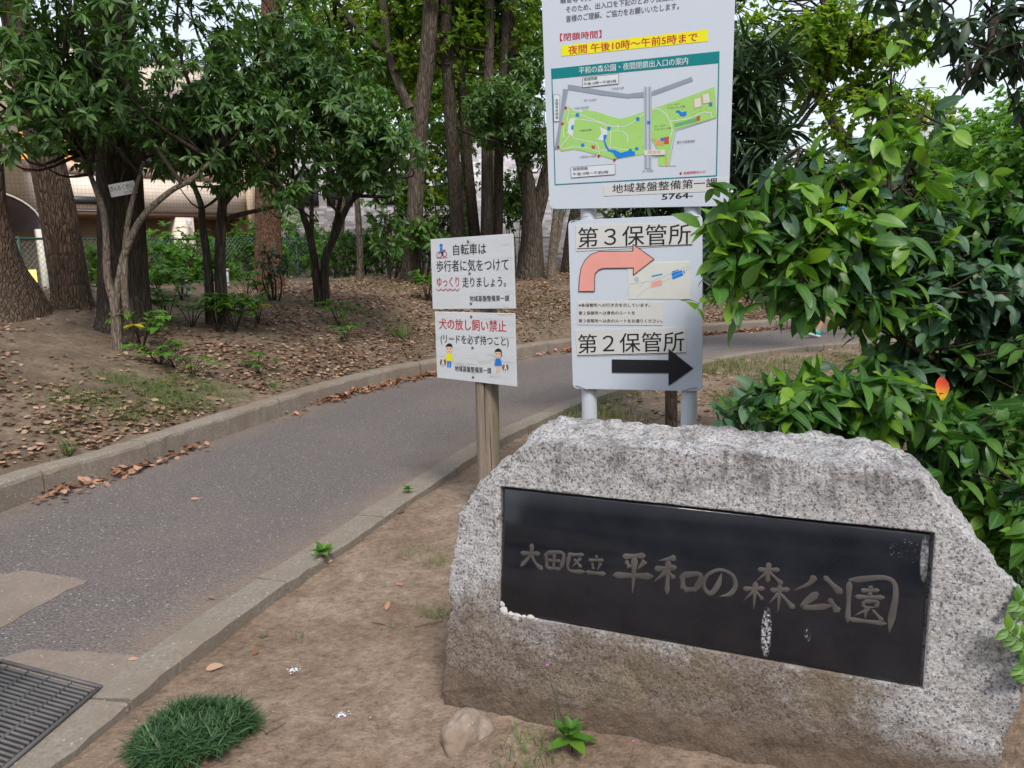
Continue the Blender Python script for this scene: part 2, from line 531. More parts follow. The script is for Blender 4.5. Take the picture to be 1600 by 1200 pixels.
M['bright'] = leaf_mat('bright_leaf', (.075, .20, .03), (.125, .29, .045), (.19, .37, .07), .55, .48, None, .3)
M['greyleaf'] = leaf_mat('grey_green_leaf', (.05, .095, .045), (.085, .14, .065), (.13, .19, .09), .5, .35)
M['shrub'] = leaf_mat('broad_shrub_leaf', (.036, .112, .022), (.058, .160, .028), (.095, .215, .036), .40, .36, (.12, .25, .05), .42)
M['shrub_new'] = leaf_mat('young_shrub_leaf', (.105, .25, .022), (.165, .345, .03), (.24, .43, .045), .40, .45, (.24, .40, .08))
M['shrub_blue'] = leaf_mat('bluish_shrub_leaf', (.030, .086, .044), (.046, .118, .058), (.072, .152, .074), .48, .2, (.11, .19, .10))
M['shade_leaf'] = leaf_mat('dark_backlit_leaf', (.012, .034, .012), (.020, .052, .018), (.035, .085, .026), .5, .2)  # backlit darkness of the overhanging leaves is put into this colour
M['strap'] = leaf_mat('strap_leaf', (.026, .062, .026), (.044, .092, .038), (.078, .135, .058), .42, .15)
M['mondo'] = leaf_mat('mondo_blade', (.018, .052, .016), (.034, .086, .026), (.065, .13, .045), .5, .15, None, .35)
M['nandina'] = leaf_mat('fern_green_leaf', (.055, .16, .018), (.09, .23, .026), (.15, .30, .035), .45, .42)
M['yellowleaf'] = leaf_mat('yellowed_leaf', (.35, .33, .03), (.45, .40, .04), (.50, .42, .05), .5, .4)
M['grass'] = leaf_mat('grass_blade', (.07, .10, .025), (.115, .155, .035), (.19, .20, .065), .6, .3)
M['grassgreen'] = leaf_mat('green_grass_blade', (.06, .125, .02), (.095, .18, .03), (.15, .22, .05), .6, .3)
M['litter'] = leaf_mat('fallen_leaf', (.125, .066, .040), (.25, .145, .090), (.42, .285, .195), .75, .08, None, .25, (1, .9, .7))
M['litter_or'] = leaf_mat('orange_fallen_leaf', (.19, .085, .045), (.30, .145, .085), (.44, .26, .17), .7, .1, None, .3, (1, .8, .6))
def autumn_mat():
    m, n, l, b = newmat('red_yellow_leaf')
    a = N(n, 'Attribute', attribute_name='along')
    f = mth(n, l, 'ADD', a.outputs['Fac'], mth(n, l, 'MULTIPLY_ADD', noise(n, l, objco(n, l), 40., 3), .5, -.25))
    l.new(ramp(n, l, f, [(.25, (.62, .07, .03)), (.5, (.75, .20, .03)), (.8, (.78, .48, .03))]), b.inputs['Base Color'])
    b.inputs['Roughness'].default_value = .45
    return m
M['autumn'] = autumn_mat()
M['pink'] = plain('pink_petal', (.70, .12, .45), .6)
M['blue_tape'] = plain('blue_tape', (.02, .28, .75), .4)
M['ink_black'] = plain('black_ink', (.018, .018, .022), .5, .3)
M['ink_grey'] = plain('grey_ink', (.085, .085, .10), .5, .3)
M['ink_red'] = plain('red_ink', (.50, .02, .035), .5, .3)
M['ink_teal'] = plain('teal_ink', (.0, .20, .215), .4, .4)
M['ink_white'] = plain('white_ink', (.64, .68, .71), .4, .4)
M['ink_yellow'] = plain('yellow_ink', (.80, .74, .01), .4, .4)
M['ink_green'] = plain('green_ink', (.34, .60, .16), .4, .4)
M['ink_dgreen'] = plain('dark_green_ink', (.14, .38, .16), .4, .4)
M['ink_road'] = plain('road_grey_ink', (.26, .31, .37), .4, .4)
M['ink_road2'] = plain('light_road_ink', (.42, .47, .54), .4, .4)
M['ink_blue'] = plain('blue_ink', (.01, .20, .66), .4, .4)
M['ink_brick'] = plain('brick_ink', (.45, .09, .06), .4, .4)
M['ink_orange'] = plain('orange_ink', (.66, .33, .12), .4, .4)
M['ink_pink'] = plain('salmon_ink', (.78, .34, .29), .4, .4)
M['ink_map'] = plain('pale_map_ink', (.63, .64, .60), .4, .4)
M['ink_skin'] = plain('skin_ink', (.76, .52, .38), .5, .3)
M['ink_brown'] = plain('brown_ink', (.26, .11, .05), .5, .3)
M['bolt'] = plain('steel_bolt', (.20, .21, .22), .45, .5, metal=.6)
M['wire'] = plain('steel_wire', (.25, .26, .28), .4, .5, metal=.6)
M['grate'] = plain('galvanised_grate', (.13, .125, .125), .6, .4, metal=.3, wear=.3)
M['pit'] = plain('drain_pit', (.012, .010, .009), .95, .1)
M['fence'] = plain('green_fence_steel', (.035, .085, .065), .5, .4)
M['net'] = plain('coated_wire', (.30, .42, .38), .5, .4)
M['dark'] = plain('dark_interior', (.02, .02, .022), .7, .3)

# ------------------------------------------------------------------ lie of the land
FAR = catmull([(-4.4, -6), (-3.75, -1), (-3.42, 2.2), (-3.11, 4.45), (-2.76, 5.31), (-2.55, 5.92), (-2.29, 6.67), (-1.95, 7.65), (-1.47, 8.62), (-0.87, 9.45), (0.88, 11.25), (3.4, 12.95), (5.9, 13.8), (9, 14.3), (16, 14.6), (40, 14.8)], 260)
NEAR = catmull([(-2.9, -6), (-2.1, -1), (-1.75, 1.2), (-1.58, 2.1), (-1.51, 2.38), (-1.44, 2.7), (-1.28, 3.22), (-1.06, 3.82), (-0.69, 4.85), (-0.30, 5.92), (0.25, 6.94), (0.72, 7.7), (2.6, 10.1), (4.3, 11.2), (6.5, 11.75), (9, 12.0), (16, 12.2), (40, 12.4)], 260)

def sdist(P, L):
    """distance to polyline L, positive on its left"""
    P = np.atleast_2d(P)[:, :2]
    a, b = L[:-1], L[1:]
    d = b - a
    best = np.full(len(P), 1e9); sg = np.ones(len(P))
    for i in range(len(a)):
        w = P - a[i]
        t = np.clip((w @ d[i]) / (d[i] @ d[i]), 0, 1)
        q = w - t[:, None] * d[i]
        r = np.hypot(q[:, 0], q[:, 1])
        s = np.sign(d[i][0] * w[:, 1] - d[i][1] * w[:, 0])
        k = r < best
        best[k] = r[k]; sg[k] = s[k]
    return best * sg

def sstep(x, a, b):
    t = np.clip((x - a) / (b - a), 0, 1)
    return t * t * (3 - 2 * t)

def bank_z(d, x, y):
    d = np.asarray(d, float)
    z = .145 + .98 * (1 - np.exp(-np.maximum(d - .15, 0) / 2.6)) * 1.06 - .62 * sstep(d, 5.2, 8.5)
    n1 = np.array([mnoise.noise(Vector((a * .55, b * .55, 3.1))) for a, b in zip(np.ravel(x), np.ravel(y))]).reshape(np.shape(x))
    n2 = np.array([mnoise.noise(Vector((a * 2.6, b * 2.6, 7.7))) for a, b in zip(np.ravel(x), np.ravel(y))]).reshape(np.shape(x))
    k = sstep(d, .15, 1.6)
    return z + k * (.10 * n1 + .028 * n2)

def sd1(x, y, L):
    a = L[:-1]; d = L[1:] - a
    w = np.array([x, y]) - a
    t = np.clip((w * d).sum(1) / (d * d).sum(1), 0, 1)
    q = w - t[:, None] * d
    r = (q * q).sum(1); k = int(np.argmin(r))
    return math.sqrt(r[k]) * (1 if d[k][0] * w[k][1] - d[k][1] * w[k][0] >= 0 else -1)

def land(x, y):
    dF = sd1(x, y, FAR)
    if dF > .14:
        return float(bank_z(np.array([dF]), np.array([x]), np.array([y]))[0])
    dN = sd1(x, y, NEAR)
    if dN > 0: return 0.0
    return ground_z(x, y, -dN)

def ground_z(x, y, d):
    z = -.042 + .022 * mnoise.noise(Vector((x * .9, y * .9, 1.7))) + .012 * mnoise.noise(Vector((x * 4.5, y * 4.5, 5.))) + .004 * mnoise.noise(Vector((x * 19, y * 19, 9.)))
    return z + .10 * float(sstep(np.array(d), 1.2, 5.)) * (1 if y > 3.2 else max(0, (y - 2.4) / .8))

def base(px, py):
    """where the line of sight through a photo pixel meets the land"""
    d = ray(px, py)
    t = 1.5
    while t < 60:
        p = EYE + d * t
        if p[2] < land(p[0], p[1]): break
        t += .05
    p = EYE + d * t
    p[2] = land(p[0], p[1])
    return p

def axis_lines(a, b, fine0, fine1, h, grow=1.25):
    L = list(np.arange(fine0, fine1, h))
    s, v = h, fine1
    while v < b:
        L.append(v); s *= grow; v += s
    L.append(b)
    s, v = h, fine0
    while v > a:
        s *= grow; v -= s; L.insert(0, v)
    L[0] = a
    return np.array(L)

def sheet(name, xs, ys, zf, mat):
    X, Y = np.meshgrid(xs, ys)
    Z = zf(X, Y)
    V = np.stack([X, Y, Z], -1).reshape(-1, 3)
    n, m = len(xs), len(ys)
    i = np.arange(n * m).reshape(m, n)
    F = np.stack([i[:-1, :-1], i[:-1, 1:], i[1:, 1:], i[1:, :-1]], -1).reshape(-1, 4)
    return mk(name, V, F, mat, smooth=True)

def zf_ground(X, Y):
    P = np.stack([X.ravel(), Y.ravel()], -1)
    nearby = (P[:, 0] > -8) & (P[:, 0] < 14) & (P[:, 1] > -4) & (P[:, 1] < 18)
    Z = np.full(len(P), -.05)
    dN = np.full(len(P), -50.0); dF = np.full(len(P), 0.0)
    dN[nearby] = sdist(P[nearby], NEAR)
    for k in np.nonzero(nearby)[0]:
        x, y = P[k]
        if dN[k] < -.1: Z[k] = ground_z(x, y, -dN[k])
        else: Z[k] = -.13
    far = ~nearby & (P[:, 0] < 2)
    Z[far] = -.2
    for (cx, cy, r, h) in ((-.42, 2.05, .10, -.035),):          # a small scrape in the soil
        Z -= -h * np.exp(-((P[:, 0] - cx) ** 2 + (P[:, 1] - cy) ** 2) / r ** 2)
    return Z.reshape(X.shape)

xs = axis_lines(-700, 900, -2.0, 3.2, .035)
ys = axis_lines(-700, 1500, 1.2, 6.0, .035)
ground = tag(sheet('ground', xs, ys, zf_ground, M['dirt']), kind='structure')

def ribbon(L0, offs, zf):
    T = unit(np.gradient(L0, axis=0))
    Nn = np.stack([-T[:, 1], T[:, 0]], -1)
    P = L0[:, None] + Nn[:, None] * np.asarray(offs)[None, :, None]
    i = np.arange(P.shape[0] * P.shape[1]).reshape(P.shape[:2])
    F = np.stack([i[:-1, :-1], i[1:, :-1], i[1:, 1:], i[:-1, 1:]], -1).reshape(-1, 4)
    Z = zf(P, np.broadcast_to(offs, P.shape[:2]))
    return np.concatenate([P, Z[..., None]], -1).reshape(-1, 3), F[:, ::-1]

FARd = catmull(FAR[::6], 420)
offs = np.concatenate([np.arange(.13, 3, .07), np.arange(3, 9, .15), np.array([9.5, 10.5, 12, 15, 20, 30, 60, 120])])
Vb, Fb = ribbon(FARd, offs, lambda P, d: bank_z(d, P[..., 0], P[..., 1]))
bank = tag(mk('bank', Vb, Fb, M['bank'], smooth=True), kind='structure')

# the path between the two kerb lines
nS = 420
FA, NA = catmull(FAR[::5], nS), catmull(NEAR[::5], nS)
def arclen(L): return np.concatenate([[0], np.cumsum(np.hypot(*np.diff(L, axis=0).T))])
w = np.linspace(0, 1, 22)
P = FA[:, None] * (1 - w)[None, :, None] + NA[:, None] * w[None, :, None]
wid = np.hypot(*(FA - NA).T)[:, None]
dd = np.minimum(w[None] * wid, (1 - w[None]) * wid * 1.2)
edge = np.clip(1 - dd / .6, 0, 1) ** 1.3
Z = np.array([[.0018 * mnoise.noise(Vector((a[0] * .8, a[1] * .8, 2.))) for a in r] for r in P]) - .002
Z -= .0 * np.exp(-((P[..., 0] + 2.3) ** 2 + (P[..., 1] - 2.5) ** 2))
i = np.arange(nS * 22).reshape(nS, 22)
F = np.stack([i[:-1, :-1], i[:-1, 1:], i[1:, 1:], i[1:, :-1]], -1).reshape(-1, 4)
path = tag(mk('path', np.concatenate([P, Z[..., None]], -1).reshape(-1, 3), F, M['asphalt'], attrs={'edge': edge.ravel()}, smooth=True), kind='structure')

def stone_run(root, L, prof, length, start, stop, mat, name, jit, gap=.008):
    """a line of kerb stones: prof is (offset, z) outline, offset measured to the left of L"""
    S = arclen(L)
    prof = np.array(prof)
    s = start; k = 0
    while s < stop:
        e = s + length[k % len(length)]
        t = np.linspace(s + gap / 2, e - gap / 2, 13)
        C = np.stack([np.interp(t, S, L[:, 0]), np.interp(t, S, L[:, 1])], -1)
        T = unit(np.gradient(C, axis=0)); Nn = np.stack([-T[:, 1], T[:, 0]], -1)
        j = RNG.normal(0, jit, 2)
        rg = np.array([[RNG.normal(0, .0020) for _ in prof] for _ in t])
        V = np.concatenate([C[:, None] + Nn[:, None] * (prof[:, 0] + j[0])[None, :, None] + Nn[:, None] * rg[..., None],
                            np.broadcast_to(prof[:, 1] + j[1] * .6, (13, len(prof)))[..., None] + rg[..., None]], -1).reshape(-1, 3)
        m = len(prof)
        idx = np.arange(13 * m).reshape(13, m)
        a, b = idx[:-1], idx[1:]
        F = [list(f) for f in np.stack([a, b, np.roll(b, -1, 1), np.roll(a, -1, 1)], -1).reshape(-1, 4)]
        F += [list(idx[0]), list(idx[-1][::-1])]
        mk(name, V, F, mat, root)
        s = e; k += 1

kerb_far = tag(bpy.data.objects.new('raised_kerb', None), kind='structure'); COL.objects.link(kerb_far)
Ls = arclen(FAR)
s_a = Ls[np.argmin(np.hypot(*(FAR - np.array([-3.2, 3.2])).T))]
s_b = Ls[np.argmin(np.hypot(*(FAR - np.array([9, 14.3])).T))]
stone_run(kerb_far, FAR, [(0, -.1), (.0, .135), (.008, .155), (.022, .165), (.16, .165), (.17, .158), (.17, -.1)], (.78, .84, .8, .86, .76), s_a, s_b, M['kerb'], 'kerb_stone', .004)
kerb_near = tag(bpy.data.objects.new('flush_kerb', None), kind='structure'); COL.objects.link(kerb_near)
Ln = arclen(NEAR)
s_a = Ln[np.argmin(np.hypot(*(NEAR - np.array([-1.7, 1.5])).T))]
s_b = Ln[np.argmin(np.hypot(*(NEAR - np.array([9, 12.0])).T))]
stone_run(kerb_near, NEAR, [(.0, -.15), (.0, .004), (-.09, .007), (-.155, .009), (-.170, .002), (-.174, -.15)], (.95, 1.0, .9, 1.05), s_a, s_b, M['edge'], 'kerb_stone', .0045)

# concrete patches set in the asphalt
def slab(name, pts, z, mat, th=.012, jag=.010):
    P = np.array(pts)
    Q = []
    for a, b in zip(P, np.roll(P, -1, 0)):
        n = max(2, int(np.hypot(*(b - a)) / .03))
        for t in np.linspace(0, 1, n, endpoint=False):
            q = a * (1 - t) + b * t
            Q.append(q + jag * np.array([mnoise.noise(Vector((q[0] * 14, q[1] * 14, 1))), mnoise.noise(Vector((q[0] * 14, q[1] * 14, 5)))]))
    Q = np.array(Q); n = len(Q)
    V = np.vstack([np.c_[Q, np.full(n, z)], np.c_[Q, np.full(n, z - th)]])
    F = [list(range(n))] + [[i, i + n, (i + 1) % n + n, (i + 1) % n] for i in range(n)]
    return tag(mk(name, V, F, mat), kind='structure')
g2 = lambda x, y: gnd(x, y)[:2]
slab('concrete_patch_path', [g2(135, 907), g2(40, 890), g2(0, 899), (-2.95, 3.42), (-2.55, 2.80), g2(0, 983), g2(60, 948)], .0012, M['apron'], .03, .02)
GR = thing('drain_grate', 'dark steel drain grating beside the flush kerb at the path edge', 'drain grate', (*gnd(150, 1080)[:2], .0))
ax_u = unit(gnd(25, 1047)[:2] - gnd(150, 1080)[:2]); ax_v = unit(gnd(18, 1192)[:2] - gnd(150, 1080)[:2])
g0 = gnd(150, 1080)[:2]
slab('concrete_apron_path', [g0 - ax_v * .0 + ax_u * .0 + np.array([.035, -.01]), g2(238, 1033), g2(205, 1023), g2(50, 1015), g2(0, 1030), (-2.35, 2.63), (-2.5, 2.3), (-2.25, 1.95), g0 + ax_u * .58 + ax_v * .3, g0 + ax_u * .50 + ax_v * .03,], .0014, M['apron'], .03, .015)
W_, L_ = .50, .62
def gp(u, v, z): return [*(g0 + ax_u * u + ax_v * v), z]
def gbox(u0, u1, v0, v1, z0, z1):
    return np.array([gp(u0, v0, z0), gp(u1, v0, z0), gp(u1, v1, z0), gp(u0, v1, z0), gp(u0, v0, z1), gp(u1, v0, z1), gp(u1, v1, z1), gp(u0, v1, z1)])
mk('pit', gbox(0, W_, 0, L_, -.02, -.001), BOXF, M['pit'], GR)
nb = 29
for k in range(nb):
    v0 = .012 + k * (L_ - .02) / nb
    mk('bar', gbox(.006, W_ - .006, v0, v0 + .0085, .0, .0135), BOXF, M['grate'], GR)
for u0 in (.11, .22, .33, .44):
    mk('cross_bar', gbox(u0, u0 + .006, .006, L_ - .006, .001, .0155), BOXF, M['grate'], GR)
for b_ in ((-.012, 0, -.012, L_, 0, .012), (W_, W_ + .012, -.012, L_, 0, .012), (-.012, W_ + .012, -.024, -.012, 0, .012)):
    mk('rim', gbox(*b_), BOXF, M['grate'], GR)

# street the visitor stands on, behind the viewpoint
mk('street', [[-60, -18, .01], [60, -18, .01], [60, -4.5, .01], [-60, -4.5, .01]], np.array([[0, 1, 2, 3]]), M['asphalt'])['kind'] = 'structure'

# ------------------------------------------------------------------ frames for flat boards
class Plane:
    """an upright (or leaning) board: u to the right, v up, w towards the viewer; pixel -> (u, v)"""
    def __init__(s, P0, th, tilt=0.0):
        s.P0 = np.array(P0, float); s.th = th
        s.u = np.array([math.cos(th), math.sin(th), 0]); n = np.array([math.sin(th), -math.cos(th), 0])
        s.v = np.array([0, 0, math.cos(tilt)]) - n * math.sin(tilt)
        s.n = np.cross(s.u, s.v)
    def px(s, x, y, w=0.0):
        d = ray(x, y); Q = s.P0 + s.n * w
        X = EYE + d * (((Q - EYE) @ s.n) / (d @ s.n))
        return np.array([(X - s.P0) @ s.u, (X - s.P0) @ s.v])
    def w(s, u, v, w=0.0):
        return s.P0 + s.u * u + s.v * v + s.n * w
    def W(s, A):
        A = np.asarray(A, float)
        return s.P0 + A[:, :1] * s.u + A[:, 1:2] * s.v + A[:, 2:3] * s.n

def poly_on(pl, name, pts, w, mat, parent, pix=True):
    """flat printed shape on a board"""
    Q = np.array([pl.px(*p) if pix else p for p in pts])
    V = pl.W(np.c_[Q, np.full(len(Q), w)])
    area = .5 * np.sum(Q[:, 0] * np.roll(Q[:, 1], -1) - np.roll(Q[:, 0], -1) * Q[:, 1])
    f = list(range(len(Q)))
    return mk(name, V, [f if area > 0 else f[::-1]], mat, parent)

def line_on(pl, name, pts, width, w, mat, parent, pix=True, closed=False):
    Q = np.array([pl.px(*p) if pix else p for p in pts])
    if closed: Q = np.vstack([Q, Q[:1]])
    T = unit(np.gradient(Q, axis=0)); Nn = np.stack([-T[:, 1], T[:, 0]], -1) * width / 2
    if closed or len(Q) > 2:
        s = Soup()
        for a, b in zip(Q[:-1], Q[1:]):
            t = unit(b - a); n_ = np.array([-t[1], t[0]]) * width / 2
            a_, b_ = a - t * width * .45, b + t * width * .45
            s.add(pl.W(np.c_[np.array([a_ - n_, b_ - n_, b_ + n_, a_ + n_]), np.full(4, w)]), np.array([[0, 1, 2, 3]]))
            w += 2e-6
        return s.build(name, mat, parent)
    V = pl.W(np.c_[np.vstack([Q - Nn, (Q + Nn)[::-1]]), np.full(2 * len(Q), w)])
    return mk(name, V, [list(range(len(V)))], mat, parent)

def disc(c, rx, ry=None, n=14):
    ry = ry or rx
    return [(c[0] + rx * math.cos(a), c[1] + ry * math.sin(a)) for a in np.linspace(0, 2 * math.pi, n, endpoint=False)]

GLYPHS = {}
def text_mesh(s, off):
    k = (s, off)
    if k not in GLYPHS:
        cu = bpy.data.curves.new('glyphs', 'FONT')
        cu.body = s; cu.size = 1.0; cu.resolution_u = 3; cu.fill_mode = 'FRONT'
        o = bpy.data.objects.new('glyphs', cu); COL.objects.link(o)
        dg = bpy.context.evaluated_depsgraph_get(); dg.update()
        me = bpy.data.meshes.new_from_object(o.evaluated_get(dg))
        V = np.array([v.co[:] for v in me.vertices]); F = [list(p.vertices) for p in me.polygons]
        bpy.data.objects.remove(o); bpy.data.curves.remove(cu); bpy.data.meshes.remove(me)
        V = V if len(V) else np.zeros((0, 3))
        if off > 0 and len(V):
            n0 = len(V)
            V = np.vstack([V + np.array([-off * .9, 0, 0]), V + np.array([off * .9, 0, 2e-5])])
            F = F + [[i + n0 for i in f] for f in F]
        GLYPHS[k] = (V, F)
    return GLYPHS[k]

def text_on(pl, s, x0, y0, x1, y1, h, w, mat, parent, off=0.0, pix=True, name='lettering', vert=False):
    """writing whose foot runs from (x0,y0) to (x1,y1); h is the cap height in photo pixels (or metres when pix is False)"""
    V, F = text_mesh(s, off)
    if not len(V): return None
    a, b = (pl.px(x0, y0), pl.px(x1, y1)) if pix else (np.array([x0, y0]), np.array([x1, y1]))
    if pix:
        hm = np.linalg.norm(pl.px(x0, y0) - pl.px(x0, y0 - h))
    else: hm = h
    lo, hi = V.min(0), V.max(0)
    U = (V[:, 0] - lo[0]) / (hi[0] - lo[0]); T = (V[:, 1] - lo[1]) / max(hi[1] - lo[1], 1e-6)
    e = b - a; up = np.array([-e[1], e[0]]) / np.linalg.norm(e)
    if abs(e[1]) < .3 * abs(e[0]): up = np.array([0.0, 1.0]) * .8 + up * .2
    Q = a + U[:, None] * e + T[:, None] * up * hm
    return mk(name, pl.W(np.c_[Q, w + V[:, 2]]), F, mat, parent)

# ------------------------------------------------------------------ the park name stone
SP = Plane((-.27, 2.43, 0), R(-20), R(8))
stone = thing('name_stone', 'large grey granite boulder with a black inscribed plaque beside the path', 'stone monument', (.55, 2.35, -.1))
front = [(.05, -.25), (.025, -.10), (-.005, .02), (.0, .10), (.012, .293), (.017, .449), (.041, .628), (.116, .739), (.239, .849), (.315, .897), (.498, .893), (.779, .897), (.967, .898), (1.215, .884), (1.446, .856), (1.529, .752), (1.617, .655), (1.703, .57), (1.725, .441), (1.712, .248), (1.68, .10), (1.64, -.05), (1.62, -.25)]
backo = [(.12, -.25), (.11, -.10), (.06, .02), (.05, .10), (.04, .293), (.03, .449), (.06, .628), (.12, .739), (.20, .885), (.285, .955), (.48, .930), (.80, .938), (.98, .930), (1.226, .918), (1.43, .905), (1.535, .800), (1.62, .69), (1.68, .59), (1.70, .441), (1.69, .248), (1.66, .10), (1.60, -.05), (1.58, -.25)]
mid = [(u + (.018 if u > 1 else -.018 if u < .3 else 0), v + (.004 if v > .5 else 0)) for u, v in front]
rings = []
for off, w_ in ((front, 0.0), (mid, -.07), ([((a[0] + b[0]) / 2, (a[1] + b[1]) / 2 + (.012 if a[1] > .6 else 0)) for a, b in zip(mid, backo)], -.28), (backo, -.44), ([(.5 + (u - .5) * .85 + .05, v * .86) for u, v in backo], -.58)):
    rings.append(SP.W(np.c_[np.array(off), np.full(len(off), w_)]))
m_ = len(front)
Vs = np.vstack(rings)
bm = bmesh.new()
bv = [bm.verts.new(v) for v in Vs]
for k in range(4):
    for j in range(m_):
        j2 = (j + 1) % m_
        bm.faces.new([bv[k * m_ + j], bv[(k + 1) * m_ + j], bv[(k + 1) * m_ + j2], bv[k * m_ + j2]])
bm.faces.new(bv[:m_]); bm.faces.new(bv[4 * m_:][::-1])
bmesh.ops.recalc_face_normals(bm, faces=bm.faces[:])
me = bpy.data.meshes.new('rough'); bm.to_mesh(me); bm.free()
tmp = bpy.data.objects.new('rough', me); COL.objects.link(tmp)
rm = tmp.modifiers.new('r', 'REMESH'); rm.mode = 'VOXEL'; rm.voxel_size = .0095
dg = bpy.context.evaluated_depsgraph_get(); dg.update()
me2 = bpy.data.meshes.new_from_object(tmp.evaluated_get(dg))
bpy.data.objects.remove(tmp)
co = np.array([v.co[:] for v in me2.vertices]); no = np.array([v.normal[:] for v in me2.vertices])
PLQ = np.array([[.211, .722], [1.475, .700], [1.468, .268], [.210, .308]])
rel = co - SP.P0
uu, vv, ww = rel @ SP.u, rel @ SP.v, rel @ SP.n
inside = sstep(uu, .05, .2) * (1 - sstep(uu, 1.48, 1.62)) * sstep(vv, .1, .29) * (1 - sstep(vv, .71, .8)) * sstep(ww, -.05, -.01)
disp = np.zeros(len(co))
for k, p in enumerate(co):
    q = Vector(p)
    topk = max(0.0, no[k][2] - .2)
    fr_ = max(0.0, float(no[k] @ SP.n)); d = (.020 - .009 * fr_) * mnoise.fractal(q * 3.2, 1.0, 2.1, 5) + (.010 - .005 * fr_) * mnoise.fractal(q * 15, .8, 2.1, 4) + .0035 * mnoise.noise(q * 62)
    d += topk * (.028 * abs(mnoise.noise(q * 5.1)) + .018 * mnoise.noise(q * 11.0) - .012)
    c = mnoise.voronoi(q * 4.3)[0]; c2 = mnoise.voronoi(q * 11 + Vector((3, 1, 2)))[0]
    d += .030 * min(.30, c[1] - c[0]) - .006 + (.012 + .02 * topk) * min(.25, c2[1] - c2[0])
    disp[k] = (d - .009) * (1 - .70 * inside[k])
co = co + no * disp[:, None]
for v, p in zip(me2.vertices, co): v.co = p
so = bpy.data.objects.new('stone_block', me2); COL.objects.link(so)
# pocket for the plaque
q = PLQ + np.array([[-.010, .007], [.012, .007], [.010, -.006], [-.008, -.006]])
cut = np.vstack([SP.W(np.c_[q, np.full(4, -.030)]), SP.W(np.c_[q, np.full(4, .2)])])
cb = bpy.data.objects.new('pocket', mesh_of('pocket', cut, [[0, 1, 2, 3], [7, 6, 5, 4], [0, 4, 5, 1], [1, 5, 6, 2], [2, 6, 7, 3], [3, 7, 4, 0]])); COL.objects.link(cb)
bo = so.modifiers.new('b', 'BOOLEAN'); bo.object = cb; bo.operation = 'DIFFERENCE'; bo.solver = 'EXACT'
dg = bpy.context.evaluated_depsgraph_get(); dg.update()
me3 = bpy.data.meshes.new_from_object(so.evaluated_get(dg))
bpy.data.objects.remove(so); bpy.data.objects.remove(cb)
co3 = np.array([v.co[:] for v in me3.vertices])
rel = co3 - SP.P0
loc = np.stack([rel @ SP.u, -(rel @ SP.n), rel @ SP.v], -1)      # stone's own frame: x along the face, z up the face
for v, p in zip(me3.vertices, loc): v.co = p
me3.materials.clear()
FR = Matrix(((SP.u[0], -SP.n[0], SP.v[0], SP.P0[0]), (SP.u[1], -SP.n[1], SP.v[1], SP.P0[1]), (SP.u[2], -SP.n[2], SP.v[2], SP.P0[2]), (0, 0, 0, 1)))
sb = obj('stone_block', me3, M['granite'], stone)
me3.polygons.foreach_set('use_smooth', np.ones(len(me3.polygons), dtype=bool))
sb.matrix_world = FR
sb.matrix_parent_inverse = Matrix.Identity(4)
FRL = Matrix.Translation(-Vector(stone.location)) @ FR
sb.matrix_basis = FRL

# black plaque in its pocket
s = Soup()
fv = np.array([[u, .012, v] for u, v in PLQ]); bvv = np.array([[u, .029, v] for u, v in PLQ])
inn = PLQ + np.array([[.006, -.006], [-.006, -.006], [-.006, .006], [.006, .006]])
fin = np.array([[u, .009, v] for u, v in inn])
s.add(np.vstack([fin, fv, bvv]), np.array([[3, 2, 1, 0], [0, 1, 5, 4], [1, 2, 6, 5], [2, 3, 7, 6], [3, 0, 4, 7], [4, 5, 9, 8], [5, 6, 10, 9], [6, 7, 11, 10], [7, 4, 8, 11]]))
plq = s.build('plaque', M['plaque'], stone, local=True)
plq.matrix_basis = FRL

def brush(strokes, box, wd):
    """brush-written character cut into the plaque; strokes in a unit box, y down"""
    x0, y1, x1, y0 = box
    s = Soup()
    for k, st in enumerate(strokes):
        *pts, w0, w1 = st
        Pp = catmull([(x0 + p[0] * (x1 - x0), y1 - p[1] * (y1 - y0)) for p in pts], 9 * (len(pts) - 1) + 6)
        n = len(Pp)
        t = np.linspace(0, 1, n)
        wv = (w0 * (1 - t) + w1 * t) * wd * 1.4 * (.66 + .55 * np.abs(2 * t - 1) ** 1.6)
        wv *= np.clip(t / .10, .12, 1) ** .7
        wv *= np.clip((1 - t) / (.14 if w1 > .6 else .45), .06, 1) ** .8
        T = unit(np.gradient(Pp, axis=0)); Nn = np.stack([-T[:, 1], T[:, 0]], -1)
        a, b = Pp - Nn * wv[:, None] / 2, Pp + Nn * wv[:, None] / 2
        y = .0086 - k * 3e-5; sl = np.array([.30, -.16]) * wd; a = a + sl * (1 - t)[:, None] * .35; b = b + sl * (1 - t)[:, None] * .35
        V = np.concatenate([np.stack([a[:, 0], np.full(n, y), a[:, 1]], -1), np.stack([Pp[:, 0], np.full(n, y - .0028), Pp[:, 1]], -1), np.stack([b[:, 0], np.full(n, y), b[:, 1]], -1)])
        i = np.arange(n - 1)
        F = np.concatenate([np.stack([i, i + 1, i + 1 + n, i + n], -1), np.stack([i + n, i + 1 + n, i + 1 + 2 * n, i + 2 * n], -1)])
        s.add(V, F)
    return s
